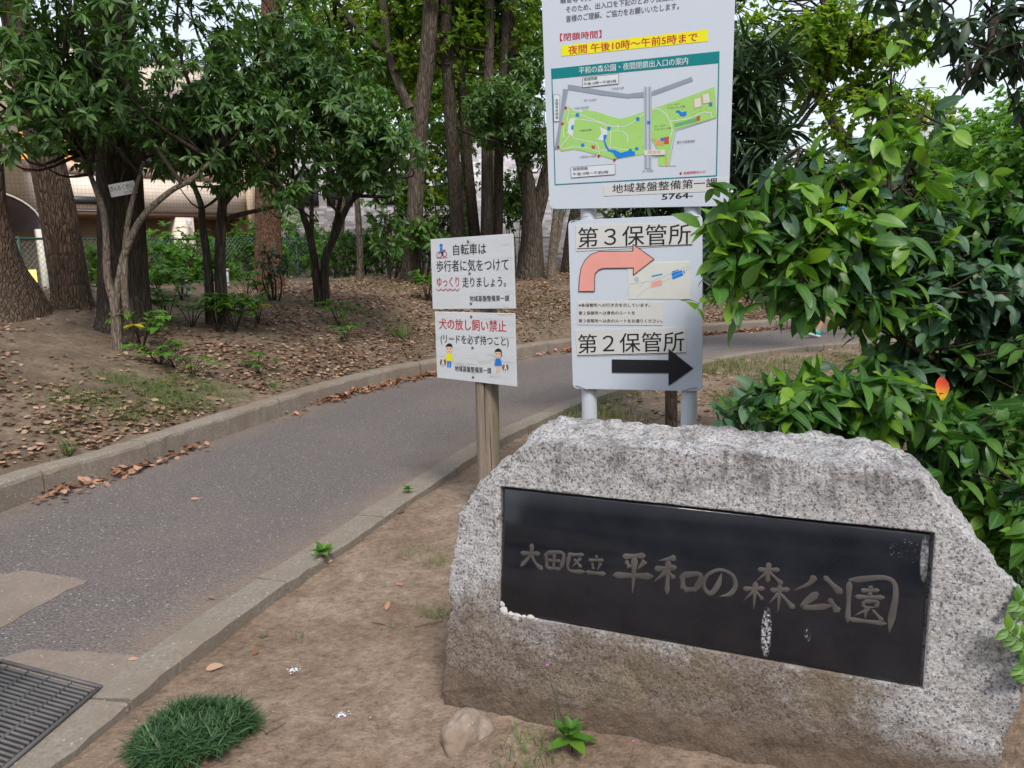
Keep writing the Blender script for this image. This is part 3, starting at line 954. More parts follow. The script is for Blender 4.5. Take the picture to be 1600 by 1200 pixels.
CH = [
 ((.270, .548, .352, .462), .012, [[(.05, .42), (.9, .36), 1, 1], [(.52, .0), (.47, .45), (.05, .97), 1, .8], [(.5, .42), (.7, .74), (1.02, .97), .6, 1.2]]),
 ((.354, .530, .424, .468), .011, [[(.10, .1), (.20, .97), .9, .9], [(.1, .12), (.95, .06), (.85, .94), 1, 1], [(.2, .5), (.85, .47), .8, .8], [(.52, .12), (.52, .9), .8, .8], [(.18, .92), (.85, .9), .9, .9]]),
 ((.430, .532, .497, .470), .010, [[(.08, .1), (.92, .03), 1, 1], [(.15, .1), (.16, .9), (1.0, .92), .9, 1.1], [(.75, .2), (.3, .78), .9, .6], [(.4, .3), (.8, .72), .6, 1]]),
 ((.497, .534, .563, .470), .010, [[(.48, .0), (.55, .16), .7, 1.1], [(.12, .3), (.9, .22), .9, 1], [(.3, .42), (.4, .75), .7, .9], [(.74, .36), (.58, .78), .9, .6], [(.0, .92), (1.02, .90), 1, 1.2]]),
 ((.587, .550, .715, .425), .0155, [[(.22, .08), (.8, .0), .9, 1], [(.3, .18), (.42, .36), .7, .9], [(.78, .12), (.6, .38), 1, .5], [(.0, .58), (1.0, .5), 1, 1.1], [(.52, .06), (.5, 1.0), 1.1, .6]]),
 ((.716, .556, .857, .435), .0155, [[(.46, .0), (.1, .15), 1, .5], [(.0, .36), (.5, .26), .9, .9], [(.30, .1), (.30, 1.0), 1, .7], [(.28, .36), (.0, .72), .9, .4], [(.3, .4), (.46, .55), .5, .9], [(.6, .42), (.66, .82), .9, .9], [(.58, .44), (1.0, .38), (.92, .8), .9, 1], [(.65, .80), (.95, .76), .9, .9]]),
 ((.862, .535, .965, .450), .013, [[(.55, .14), (.45, .6), (.25, .92), (.06, .68), (.15, .28), (.5, .03), (.86, .16), (.97, .52), (.82, .85), (.52, 1.0), .9, .8]]),
 ((.983, .572, .1123 * 10, .425), .0125, [[(.28, .17), (.74, .13), .9, .9], [(.5, .0), (.5, .42), 1, .9], [(.5, .18), (.26, .42), .9, .4], [(.5, .18), (.8, .42), .5, 1], [(.0, .60), (.45, .54), .9, .9], [(.25, .42), (.24, 1.0), 1, .6], [(.24, .6), (.02, .85), .8, .3], [(.26, .62), (.42, .78), .5, .8], [(.55, .56), (.95, .5), .9, .9], [(.74, .42), (.73, 1.0), 1, .6], [(.72, .6), (.54, .84), .8, .4], [(.75, .6), (1.05, .88), .5, 1.2]]),
 ((1.127, .550, 1.257, .447), .0165, [[(.42, .02), (.3, .27), (.0, .52), .9, .6], [(.6, .0), (.78, .2), (1.0, .45), .6, 1.1], [(.5, .48), (.2, .95), (.82, .82), 1, .8], [(.72, .62), (.95, .98), .7, 1.1]]),
 ((1.268, .556, 1.392, .410), .0125, [[(.05, .08), (.06, .92), 1, .9], [(.03, .06), (.97, .0), (.94, 1.0), 1, 1.2], [(.06, .84), (.88, .84), .9, .9], [(.3, .24), (.7, .2), .8, .8], [(.5, .12), (.5, .34), .8, .8], [(.18, .38), (.82, .33), .8, .9], [(.36, .45), (.38, .57), .7, .7], [(.36, .45), (.66, .43), (.62, .56), .7, .7], [(.38, .57), (.62, .55), .6, .6], [(.5, .57), (.2, .76), .8, .4], [(.42, .62), (.42, .8), .7, .5], [(.55, .59), (.8, .80), .5, .9]]),
]
for box, wd, st in CH:
    o = brush(st, box, wd).build('engraved_character', M['engrave'], plq, local=True)
# mortar crumbs along the plaque foot
for k, (u, v, r_) in enumerate([(.222, .312, .016), (.245, .300, .014), (.268, .297, .017), (.292, .297, .013), (.315, .299, .015), (.335, .296, .009), (.215, .335, .010), (.352, .292, .008)]):
    bm = bmesh.new()
    bmesh.ops.create_icosphere(bm, subdivisions=2, radius=r_)
    for vtx in bm.verts:
        vtx.co *= 1 + .35 * mnoise.noise(vtx.co * 90 + Vector((k, 0, 0)))
        vtx.co.y *= .5
        vtx.co += Vector((u, .010, v - .004))
    me = bpy.data.meshes.new('mortar'); bm.to_mesh(me); bm.free()
    o = obj('mortar', me, M['mortar'], stone); o.matrix_basis = FRL

# ------------------------------------------------------------------ small rock leaning at the stone's foot
def rock(name, label, loc, rx, ry, rz, mat, seed, cat='rock', rot=0):
    bm = bmesh.new()
    bmesh.ops.create_icosphere(bm, subdivisions=5, radius=1)
    for v in bm.verts:
        vc = mnoise.voronoi(v.co * 1.5 + Vector((seed, 0, 0)))[0]; d = .92 + .26 * mnoise.noise(v.co * 1.1 + Vector((seed, 0, 0))) + .22 * min(.4, vc[1] - vc[0]) + .035 * mnoise.fractal(v.co * 5, .8, 2, 4)
        v.co = Vector((v.co.x * rx * d, v.co.y * ry * d, v.co.z * rz * d))
    me = bpy.data.meshes.new(name); bm.to_mesh(me); bm.free()
    o = obj(name, me, mat); o.location = loc; o.rotation_euler = (0, 0, rot)
    for p in me.polygons: p.use_smooth = True
    return tag(o, label, cat)
M['rock'] = concrete_mat('muddy_rock', (.22, .175, .14), (.36, .30, .25), (.21, .155, .118), (.20, .138, .10))
g_ = gnd(700, 1150)
rock('foot_rock', 'low muddy rock half buried at the left foot of the name stone', (g_[0] + .045, g_[1] + .07, -.055), .075, .11, .085, M['rock'], 5.1, rot=-.5)

# ------------------------------------------------------------------ wooden post with two painted notices
WP = Plane((-.19, 4.22, 0), R(-36))
pc = WP.w(.01, 0, -.075)
npost = thing('notice_post', 'round weathered wooden post carrying two white painted notice boards', 'sign post', (pc[0], pc[1], -.06))
pz = np.linspace(0, 2.03, 30)
Vp, Fp = tube([(pc[0] - .012, pc[1], -.15), (pc[0] - .004, pc[1], .8), (pc[0] + .0, pc[1], 1.53)], [.068, .066, .063], 40, 20, .05, 4.)
post = mk('post', Vp, Fp, M['wood'], npost, smooth=True)
for k, (a_, z0, z1) in enumerate([(-1.75, .35, .98), (-1.35, .10, .6), (-2.05, .75, 1.0)]):
    zz = np.linspace(z0, z1, 8)
    pts = np.array([[pc[0] - .004 + .0662 * math.cos(a_ + .03 * math.sin(z * 9)), pc[1] + .0662 * math.sin(a_ + .03 * math.sin(z * 9)), z] for z in zz])
    Vt, Ft = tube(pts, [.0005, .0022, .0022, .0005], 12, 5)
    mk('crack', Vt, Ft, M['pit'], post)

def board(pl, name, corners, th, mat, parent, r=.0, w=0.0):
    """a flat board through four photo pixels (TL, TR, BR, BL), th thick, front at w"""
    Q = np.array([pl.px(*c) for c in corners])
    if r > 0:
        out = []
        for k in range(4):
            a, b, c = Q[k - 1], Q[k], Q[(k + 1) % 4]
            d0, d1 = unit(a - b), unit(c - b)
            for t in np.linspace(0, 1, 6):
                p0, p1 = b + d0 * r, b + d1 * r
                out.append((1 - t) ** 2 * p0 + 2 * t * (1 - t) * b + t * t * p1)
        Q = np.array(out)
    n = len(Q)
    cx = Q.mean(0)
    Qi = Q + unit(cx - Q) * .0015
    V = np.vstack([pl.W(np.c_[Qi, np.full(n, w)]), pl.W(np.c_[Q, np.full(n, w - .0015)]), pl.W(np.c_[Q, np.full(n, w - th)])])
    F = [list(range(n))[::-1], list(range(2 * n, 3 * n))]
    for a_ in (0, n):
        for i in range(n):
            F.append([a_ + i, a_ + (i + 1) % n, a_ + n + (i + 1) % n, a_ + n + i])
    return mk(name, V, F, mat, parent)

ub = board(WP, 'upper_board', [(672.5, 374), (800, 365), (804, 482), (676, 483)], .014, M['old_white'], npost)
lb = board(WP, 'lower_board', [(679, 487), (803, 490), (806, 604), (683, 590)], .014, M['old_white'], npost)
ub['label'] = 'upper white notice asking cyclists to ride slowly'
lb['label'] = 'lower white notice about keeping dogs on a lead'
e_ = .0012
T_ = lambda s, x0, y0, x1, y1, h, m, p, off=0.0, w=e_, pl=WP, **k: text_on(pl, s, x0, y0, x1, y1, h, w, M[m], p, off, **k)
T_('自転車は', 708.5, 399, 760, 397, 17, 'ink_black', ub, .012)
T_('歩行者に気をつけて', 682.5, 425, 795, 422.5, 18, 'ink_black', ub, .012)
T_('ゆっくり', 683, 448, 718, 448, 15, 'ink_red', ub, .016)
T_('走りましょう。', 723, 449, 791, 448, 16, 'ink_black', ub, .012)
T_('地域基盤整備第一課', 734, 471, 796, 470.5, 9, 'ink_black', ub, .012)
line_on(WP, 'wavy_line', [(682 + k * 36 / 10, 452.5 + (2 if k % 2 else -1)) for k in range(11)], .004, e_, M['ink_red'], ub)
# little cyclist picture
line_on(WP, 'picture', disc((686.5, 398), 4, 4.6), .004, e_, M['ink_red'], ub, closed=True)
line_on(WP, 'picture', disc((694.5, 397), 3.6, 4.2), .004, e_, M['ink_red'], ub, closed=True)
line_on(WP, 'picture', [(686, 397), (690, 391), (696, 391)], .005, e_ + .0003, M['ink_red'], ub)
line_on(WP, 'picture', [(682, 403.5), (700, 402.5)], .003, e_, M['ink_brick'], ub)
poly_on(WP, 'picture', disc((689.5, 383.5), 2.6, 2.9), e_ + .0003, M['ink_blue'], ub)
poly_on(WP, 'picture', [(687.5, 387), (691, 386.5), (692, 394), (688, 395)], e_ + .0004, M['ink_blue'], ub)
poly_on(WP, 'picture', [(689, 394), (693, 393), (693, 399), (691, 399)], e_ + .0006, M['ink_black'], ub)
T_('犬の放し飼い禁止', 686.5, 514, 791.5, 519, 17, 'ink_red', lb, .014)
T_('(リードを必ず持つこと)', 689, 538, 795, 543, 16, 'ink_black', lb, .010)
T_('地域基盤整備第一課', 711, 580, 768, 584, 9, 'ink_black', lb, .014)

def clip_child(x, y, girl):
    """printed child with a leashed dog: plain flat clip art"""
    w = e_
    P_ = lambda pts, m, dw: poly_on(WP, 'picture', pts, w + dw, M[m], lb)
    P_([(x - 3.2, y + 22), (x - .3, y + 22), (x - .6, y + 33), (x - 3, y + 33)], 'ink_skin' if girl else 'ink_blue', .0002)
    P_([(x + .3, y + 22), (x + 3.2, y + 22), (x + 3, y + 33), (x + .6, y + 33)], 'ink_skin' if girl else 'ink_blue', .0002)
    P_([(x - 3.5, y + 11), (x + 3.5, y + 11), (x + 4.2, y + 23), (x - 4.2, y + 23)], 'ink_blue' if girl else 'ink_yellow', .0004)
    line_on(WP, 'picture', [(x - 3.5, y + 13), (x - 5.5, y + 22)], .006, w + .0003, M['ink_blue' if girl else 'ink_yellow'], lb)
    line_on(WP, 'picture', [(x + 3.5, y + 13), (x + 5.5, y + 22)], .006, w + .0003, M['ink_blue' if girl else 'ink_yellow'], lb)
    P_(disc((x, y + 4.5), 4.8, 6.6), 'ink_skin', .0005)
    P_([(x - 5.2, y + 3.5), (x - 4.6, y - 2.2), (x - 1, y - 4.6), (x + 2.5, y - 4.4), (x + 5, y - 2), (x + 5.2, y + 3.5), (x + 3.6, y + .8), (x - 3.6, y + .8)], 'ink_black', .0007)
    if girl:
        P_([(x + 4.2, y), (x + 5.6, y - 1), (x + 5.8, y + 8), (x + 4.6, y + 9)], 'ink_black', .0006)
    for dx in (-2, 2):
        P_(disc((x + dx, y + 4), .75, 1.0, 8), 'ink_black', .0009)
    line_on(WP, 'picture', [(x - 1.2, y + 8.4), (x + 1.2, y + 8.4)], .0022, w + .0009, M['ink_red'], lb)
    d = x + 11.5 if girl else x - 9.5
    dy = y + 26 if girl else y + 26
    P_(disc((d, dy), 4.2, 6.2), 'ink_white', .0004)
    P_([(d - 5, dy - 1), (d - 3.4, dy - 6), (d - .8, dy - 5), (d - 2, dy + 2), (d - 4, dy + 4)], 'ink_brown', .0006)
    P_([(d + 5, dy - 1), (d + 3.4, dy - 6), (d + .8, dy - 5), (d + 2, dy + 2), (d + 4, dy + 4)], 'ink_brown', .0006)
    P_(disc((d, dy + 3), 1.2, 1.1, 8), 'ink_black', .0008)
    line_on(WP, 'picture', [(x + (5 if girl else -5), y + 21), (d + (-3 if girl else 3), dy + 4)], .0025, w + .0003, M['ink_brick'], lb)
clip_child(702, 541, False)
clip_child(778.5, 549, True)
def bolt(pl, px_, py_, parent, r=.0085):
    c = pl.px(px_, py_)
    bm = bmesh.new()
    bmesh.ops.create_uvsphere(bm, u_segments=10, v_segments=6, radius=r)
    V = np.array([[v.co.x, v.co.y, v.co.z * .45] for v in bm.verts]); F = [[v.index for v in f.verts] for f in bm.faces]
    bm.verts.index_update(); bm.free()
    mk('bolt', pl.W(V + np.array([c[0], c[1], .001])), F, M['bolt'], parent, smooth=True)
for y_ in ((731.5, 377), (734, 427), (736, 474)): bolt(WP, *y_, ub)
for y_ in ((736.5, 494.5), (738.5, 543), (739.5, 589)): bolt(WP, *y_, lb)

# ------------------------------------------------------------------ map sign on two white posts
BP = Plane((.38, 3.72, 0), R(-17.5))
msign = thing('map_sign', 'tall white park map board with yellow and teal bands on two white posts', 'sign board', (*BP.w(.27, 0, -.06)[:2], -.05))
for px_, nm in ((917.5, 0), (1075.5, 1)):
    c = BP.px(px_, 620)
    a = BP.w(c[0], 0, -.052); a[2] = -.3
    b = a.copy(); b[2] = 3.05
    Vt, Ft = tube([a, (a + b) / 2, b], [.0385] * 3, 6, 24)
    mk('post', Vt, Ft, M['white_post'], msign, smooth=True)
mb = board(BP, 'map_board', [(834, -330), (1160, -372), (1138.5, 322), (858.5, 327)], .010, M['white_board'], msign, .035)
e_ = .0012
TM = lambda s, x0, y0, x1, y1, h, m, off=0.0, w=e_, **k: text_on(BP, s, x0, y0, x1, y1, h, w, M[m], mb, off, **k)
PM = lambda pts, m, w=e_: poly_on(BP, 'print', pts, w, M[m], mb)
LM = lambda pts, wd, m, w=e_, closed=False: line_on(BP, 'print', pts, wd, w, M[m], mb, closed=closed)
TM('騒音等で大', 875.5, 5.5, 923, 1.5, 11, 'ink_grey', .012)
TM('そのため、出入口を下記のとおり夜間閉鎖', 884.5, 20, 1063, -1, 10, 'ink_grey', .012)
TM('皆様のご理解、ご協力をお願いいたします。', 885, 35, 1061, 14.5, 10.5, 'ink_grey', .012)
TM('【閉鎖時間】', 875, 64.5, 940, 59, 12, 'ink_red', .012)
PM([(877, 71.5), (1106, 46), (1106, 64.5), (877.5, 88)], 'ink_yellow')
TM('夜間 午後10時～午前5時まで', 888, 85.5, 1090, 64.5, 13.5, 'ink_red', .014, e_ + .0008)
# framed map
PM([(861.5, 107.5), (1124, 80), (1123, 98.5), (862.5, 123.5)], 'ink_teal')
LM([(862, 108), (867.5, 288.5), (1119.5, 274.5), (1123.5, 81)], .0045, 'ink_teal')
TM('平和の森公園・夜間閉鎖出入口の案内', 904.5, 116, 1075, 100.5, 11, 'ink_white', .010, e_ + .0008)
def zz(x, y): return (850 + x * 160 / 1067, 100 + y * 180 / 1200)      # coordinates read off an enlargement
def zr(x, y): return (990 + x * 160 / 873, 100 + y * 220 / 1200)
w0 = e_ + .0003
PM([zz(*p) for p in [(250, 215), (330, 225), (600, 275), (870, 312), (1040, 292), (1040, 335), (880, 357), (600, 325), (250, 268)]], 'ink_road', w0)
PM([zz(*p) for p in [(200, 258), (255, 265), (185, 620), (150, 890), (108, 890), (160, 600)]], 'ink_road', w0 + .0003)
PM([zr(*p) for p in [(0, 248), (88, 240), (88, 284), (0, 288)]], 'ink_road', w0 + .0002)
PM([zr(*p) for p in [(152, 245), (160, 232), (495, 110), (507, 145), (165, 270), (152, 270)]], 'ink_road', w0)
G1 = [zz(*p) for p in [(228, 445), (275, 450), (310, 490), (395, 505), (415, 472), (560, 500), (690, 545), (800, 572), (930, 535), (1050, 490)]] + [zr(100, 600), zr(100, 780)] + [zz(*p) for p in [(1040, 940), (900, 965), (780, 985), (735, 1000), (570, 950), (400, 905), (310, 890), (180, 910), (148, 865), (190, 625)]]
PM(G1, 'ink_green', w0)
PM([zr(*p) for p in [(150, 385), (400, 300), (690, 195), (708, 455), (560, 500), (350, 560), (320, 700), (295, 870), (212, 870), (210, 740), (150, 640)]], 'ink_green', w0)
PM([zr(*p) for p in [(345, 510), (535, 458), (535, 495), (350, 540)]], 'ink_dgreen', w0 + .0003)
PM([zr(*p) for p in [(88, 195), (152, 192), (152, 892), (94, 892)]], 'ink_road2', w0 + .0005)
LM([zr(103, 200), zr(106, 888)], .005, 'ink_road', w0 + .0008)
LM([zr(136, 198), zr(138, 888)], .005, 'ink_road', w0 + .0008)
LM([zr(120, 200), zr(122, 888)], .0016, 'ink_white', w0 + .0009)
for pts in ([(285, 520), (340, 515), (420, 545), (600, 610), (700, 650), (830, 655), (930, 610), (1035, 520)], [(330, 575), (420, 580), (580, 610), (640, 640), (700, 700), (820, 700), (875, 750), (872, 815)], [(770, 630), (770, 690)], [(245, 460), (262, 510), (240, 580), (300, 720), (270, 740), (165, 875)], [(205, 640), (205, 770)], [(300, 770), (430, 800), (560, 830), (575, 900), (575, 955)], [(190, 885), (300, 865), (440, 870), (560, 915)], [(695, 690), (690, 860), (800, 890), (900, 890)], [(590, 905), (660, 895), (700, 860)]):
    LM([zz(*p) for p in pts], .0032, 'ink_white', w0 + .0005)
for pts in ([(160, 385), (220, 385), (280, 430), (310, 490), (450, 470), (600, 410), (660, 415), (670, 455)], [(315, 490), (330, 570), (290, 690)], [(160, 270), (160, 380)]):
    LM([zr(*p) for p in pts], .0038, 'ink_white', w0 + .0005)
LM([zr(*p) for p in [(705, 460), (360, 570), (302, 868), (360, 868)]], .0022, 'ink_road', w0 + .0004)
PM([zz(*p) for p in [(270, 570), (330, 560), (310, 640), (300, 760), (245, 720), (255, 620)]], 'ink_white', w0 + .0006)
PM([zz(*p) for p in [(580, 655), (660, 690), (660, 740), (620, 800), (560, 790), (600, 720)]], 'ink_white', w0 + .0006)
PM([zz(*p) for p in [(310, 635), (285, 645), (283, 680), (305, 692)]], 'ink_blue', w0 + .0008)
PM([zz(*p) for p in [(620, 740), (655, 735), (655, 760), (635, 790), (655, 850), (680, 890), (740, 895), (800, 925), (880, 905), (945, 910), (950, 950), (840, 970), (760, 985), (720, 925), (665, 905), (635, 850), (620, 790)]], 'ink_blue', w0 + .0008)
PM(disc(zz(967, 882), 3.0, 2.6, 9), 'ink_blue', w0 + .0008)
PM([zr(*p) for p in [(360, 400), (385, 392), (410, 412), (450, 402), (452, 435), (425, 450), (395, 440), (385, 418), (362, 415)]], 'ink_blue', w0 + .0008)
for p in ((515, 865),): PM([zz(p[0] - 18, p[1] - 18), zz(p[0] + 18, p[1] - 14), zz(p[0] + 16, p[1] + 20), zz(p[0] - 18, p[1] + 16)], 'ink_brick', w0 + .0008)
PM([zr(*p) for p in [(258, 625), (305, 618), (300, 685), (262, 680)]], 'ink_brick', w0 + .0008)
PM([zr(*p) for p in [(535, 450), (566, 440), (566, 480), (538, 488)]], 'ink_brick', w0 + .0008)
PM([zr(*p) for p in [(190, 650), (225, 640), (260, 655), (258, 692), (192, 692)]], 'ink_orange', w0 + .0008)
LM([zr(163, 635), zr(195, 660)], .004, 'ink_orange', w0 + .0009)
LM([zr(272, 770), zr(282, 872)], .005, 'ink_orange', w0 + .0009)
for q_ in ([(513, 300), (572, 280), (582, 362), (520, 378)], [(585, 262), (643, 245), (655, 325), (595, 340)]):
    PM([zr(*p) for p in q_], 'ink_map', w0 + .0008)
    LM([zr(*p) for p in q_], .002, 'ink_orange', w0 + .001, True)
for p in (zz(349, 530), zz(677, 672), zz(404, 845), zz(978, 573), zz(900, 902), zr(130, 500), zr(244, 644), zr(657, 345)):
    PM([(p[0] - 2.6, p[1] - 2.6), (p[0] + 2.6, p[1] - 2.8), (p[0] + 2.6, p[1] + 2.6), (p[0] - 2.6, p[1] + 2.8)], 'ink_blue', w0 + .001)
for p in ((228, 457), (193, 622), (150, 865), (572, 957), (736, 998)):
    PM(disc(zz(*p), 2.2, 2.3, 10), 'ink_red', w0 + .0012)
PM(disc(zr(402, 932), 1.9, 2.0, 10), 'ink_red', w0)
random.seed(5)
for k in range(70):                                   # little tree dots printed on the map
    x_, y_ = random.uniform(200, 1040), random.uniform(470, 930)
    if 300 < x_ < 600 and 600 < y_ < 760: continue
    if y_ < 480 + abs(x_ - 560) * .16 + (60 if x_ > 560 else 0): continue
    if y_ > 890: continue
    PM(disc(zz(x_, y_), .75, .7, 6), 'ink_dgreen', w0 + .0002)
for k in range(40):
    x_ = random.uniform(165, 690); y_ = random.uniform(390 - (x_ - 160) * .34, 540 - max(0, x_ - 330) * .28)
    PM(disc(zr(x_, y_), .75, .7, 6), 'ink_dgreen', w0 + .0002)
def mapbox(q_): 
    PM([zz(*p) for p in q_], 'ink_white', w0 + .0010)
    LM([zz(*p) for p in q_], .0015, 'ink_grey', w0 + .0014, True)
mapbox([(403, 142), (778, 103), (778, 205), (403, 245)])
mapbox([(280, 1075), (742, 1043), (742, 1150), (287, 1185)])
mapbox([(100, 318), (167, 325), (160, 598), (106, 600)])
w1 = w0 + .0018
for s_, a, b, h_ in (('夜間閉鎖', (415, 180), (558, 165), 5), ('午後10時～午前5時', (415, 228), (755, 195), 5), ('夜間閉鎖', (300, 1113), (458, 1103), 5), ('午後10時～午前5時', (302, 1165), (672, 1142), 5), ('平和島公園', (705, 268), (832, 255), 2.6), ('都下水道局', (420, 388), (545, 378), 2.6), ('平和の森会館', (315, 470), (467, 458), 2.6), ('平和の広場', (375, 705), (495, 692), 2.8), ('大森第五小学校', (375, 978), (548, 965), 2.8)):
    TM(s_, *zz(*a), *zz(*b), h_, 'ink_grey', .01, w1)
for k, c_ in enumerate('夜間常時閉鎖'):
    x_, y_ = zz(120 + k * .5, 395 + k * 36)
    TM(c_, x_, y_, x_ + 4.2, y_, 4.6, 'ink_grey', .01, w1)
for s_, a, b, h_ in (('フィールド', (290, 362), (392, 345), 2.6), ('アスレチック場', (288, 385), (438, 368), 2.6), ('フィールド', (175, 540), (272, 530), 2.6), ('アスレチック場', (175, 566), (318, 552), 2.6), ('都立大森東高校', (370, 676), (525, 664), 3.6), ('大森消防署', (160, 797), (264, 788), 2.8), ('至 平和島', (78, 922), (168, 915), 3)):
    TM(s_, *zr(*a), *zr(*b), h_, 'ink_grey', .01, w1)
TM('夜間閉鎖出入口', *zr(425, 942), *zr(612, 926), 4.2, 'ink_red', .012, w0)
PM([zr(*p) for p in [(90, 735), (268, 730), (268, 775), (92, 780)]], 'ink_map', w1)
TM('現在地', *zr(118, 768), *zr(235, 765), 5.4, 'ink_orange', .0, w1 + .0004)
st_ = board(BP, 'sticker', [(943, 290), (1137, 277), (1137, 298), (943, 306.5)], .0012, M['sticker'], mb, 0, .0016)
text_on(BP, '地域基盤整備第一課', 957, 302, 1121, 292, 14, .0024, M['ink_black'], st_, .006)
TM('5764-', 1034, 312, 1083, 309, 8.5, 'ink_black', .02)

# ------------------------------------------------------------------ direction sign wired to the same posts
DP = Plane(BP.w(0, 0, .004), R(-17.5))
c_ = DP.px(996, 608)
dsign = thing('direction_sign', 'white direction board with pink and black arrows wired below the map board', 'sign board', DP.w(c_[0], c_[1], 0))
db = board(DP, 'direction_board', [(887.5, 344.5), (1097.5, 335), (1097.5, 611.5), (895, 607.5)], .008, M['white_board'], dsign, .028)
e_ = .0012
TD = lambda s, x0, y0, x1, y1, h, m, p, off=0.0, w=.0030, **k: text_on(DP, s, x0, y0, x1, y1, h, w, M[m], p, off, **k)
def zd(x, y): return (860 + x * 300 / 947, 300 + y * 380 / 1200)
lab1 = board(DP, 'label_strip', [zd(122, 165), zd(695, 150), zd(702, 262), zd(125, 293)], .0014, M['sticker'], dsign, 0, .0022)
TD('第３保管所', *zd(137, 274), *zd(692, 256), 31, 'ink_black', lab1, .005)
line_on(DP, 'underline', [zd(132, 280), zd(700, 259)], .0035, .0030, M['ink_black'], lab1)
lab2 = board(DP, 'label_strip', [zd(118, 680), zd(668, 668), zd(672, 798), zd(133, 812)], .0014, M['sticker'], dsign, 0, .0022)
TD('第２保管所', *zd(137, 797), *zd(660, 785), 30, 'ink_black', lab2, .005)
line_on(DP, 'underline', [zd(133, 806), zd(668, 793)], .0035, .0030, M['ink_black'], lab2)
lab3 = board(DP, 'label_strip', [zd(133, 540), zd(556, 543), zd(554, 658), zd(133, 655)], .0014, M['sticker'], dsign, 0, .0022)
TD('※各保管所への行き方を示しています。', *zd(140, 567), *zd(492, 567), 5.6, 'ink_black', lab3, .016)
TD('第２保管所へは青色のルートを', *zd(140, 606), *zd(418, 605), 5.6, 'ink_black', lab3, .016)
TD('第３保管所へは赤のルートをお通りください。', *zd(140, 644), *zd(552, 645), 5.6, 'ink_black', lab3, .016)
mp_ = board(DP, 'map_strip', [zd(380, 350), zd(690, 343), zd(692, 530), zd(385, 528)], .0014, M['ink_map'], dsign, 0, .0018)
def arc(cx, cy, rx, ry, a0, a1, n=9): return [(cx + rx * math.cos(a), cy + ry * math.sin(a)) for a in np.linspace(a0, a1, n)]
PA = [(140, 490), (145, 420)] + [(152, 375), (172, 335), (200, 308), (240, 293)] + [(408, 291), (408, 258), (512, 331), (410, 410), (410, 374), (262, 376), (238, 384), (222, 402), (218, 430), (218, 490)]
poly_on(DP, 'pink_arrow', [zd(*p) for p in PA], .0040, M['ink_pink'], dsign)
line_on(DP, 'arrow_outline', [zd(*p) for p in PA], .0032, .0043, M['ink_black'], dsign, closed=True)
poly_on(DP, 'black_arrow', [zd(*p) for p in [(304, 825), (583, 829), (583, 772), (705, 870), (583, 956), (583, 893), (304, 890)]], .0040, M['ink_black'], dsign)
for q_, m_k in (([(497, 447), (548, 432), (550, 460), (500, 471)], 'ink_pink'), ([(597, 400), (650, 385), (655, 412), (603, 432)], 'ink_blue'), ([(500, 413), (552, 402), (553, 408), (500, 420)], 'ink_blue'), ([(412, 425), (432, 415), (438, 440), (420, 443)], 'ink_road2'), ([(600, 392), (630, 382), (632, 388), (603, 398)], 'ink_blue'), ([(655, 388), (661, 386), (664, 402), (658, 404)], 'ink_blue')):
    poly_on(DP, 'print', [zd(*p) for p in q_], .0024, M[m_k], mp_)
for q_ in ([(390, 455), (500, 440), (600, 400), (690, 360)], [(440, 470), (470, 435)], [(425, 520), (470, 480), (560, 440), (690, 375)]):
    line_on(DP, 'print', [zd(*p) for p in q_], .0016, .0024, M['ink_road2'], mp_)
for c4 in ((103, 147, 190, 118), (640, 112, 733, 122), (125, 955, 190, 978), (650, 982, 725, 965)):
    a, b = zd(*c4[:2]), zd(*c4[2:])
    ua, ub_ = DP.px(*a), DP.px(*b)
    mid_ = (ua + ub_) / 2 + np.array([0, .004])
    Vt, Ft = tube(DP.W(np.array([[*ua, .002], [*mid_, .005], [*ub_, .002]])), [.0016] * 3, 8, 6)
    mk('wire', Vt, Ft, M['wire'], dsign)

# ------------------------------------------------------------------ leaves and plants
def leaf_shape(rows, wid, fold=.18, curl=.12, wave=0.0, tip=1.0):
    """unit leaf: y along its length, x across, z up; three verts per row"""
    V, rib = [], []
    for t in rows:
        wv = wid * wfun(t)
        z = -curl * t * t
        V += [(-wv, t * tip, z + fold * wv + wave * math.sin(t * 9)), (0, t * tip, z), (wv, t * tip, z + fold * wv - wave * math.sin(t * 8))]
        rib += [0, 1, 0]
    n = len(rows)
    F = []
    for i in range(n - 1):
        a, b = 3 * i, 3 * i + 3
        F += [(a, a + 1, b + 1), (a, b + 1, b), (a + 1, a + 2, b + 2), (a + 1, b + 2, b + 1)]
    return np.array(V), np.array(F), np.array(rib, float)
def wfun(t): return max(.0, math.sin(math.pi * min(1, t ** .82)) ** .85) if 0 < t < 1 else .015
LEAF_HI = leaf_shape([0, .10, .28, .5, .72, .88, 1.0], .24, .30, .20)
LEAF_HI2 = leaf_shape([0, .10, .28, .5, .72, .88, 1.0], .20, .12, .48, .010)
LEAF_HI3 = leaf_shape([0, .10, .28, .5, .72, .88, 1.0], .26, .45, .05, .012)
LEAF_MID = leaf_shape([0, .4, .75, 1.0], .17, .3, .25)
LEAF_LO = (np.array([(0, 0, 0), (.26, .45, .06), (0, 1, -.12), (-.26, .45, .06)]), np.array([(0, 1, 2), (0, 2, 3)]), np.zeros(4))
LEAF_FAT = (np.array([(0, 0, 0), (.36, .45, .08), (0, 1, -.1), (-.36, .45, .08)]), np.array([(0, 1, 2), (0, 2, 3)]), np.zeros(4))
STRAP = leaf_shape([0, .25, .6, 1.0], .056, .2, .35)
BLADE = leaf_shape([0, .35, .7, 1.0], .036, .1, .55)
GRASS = (np.array([(-.02, 0, 0), (.02, 0, 0), (.014, .55, -.05), (-.014, .55, -.05), (0, 1, -.25)]), np.array([(0, 1, 2), (0, 2, 3), (3, 2, 4)]), np.zeros(5))
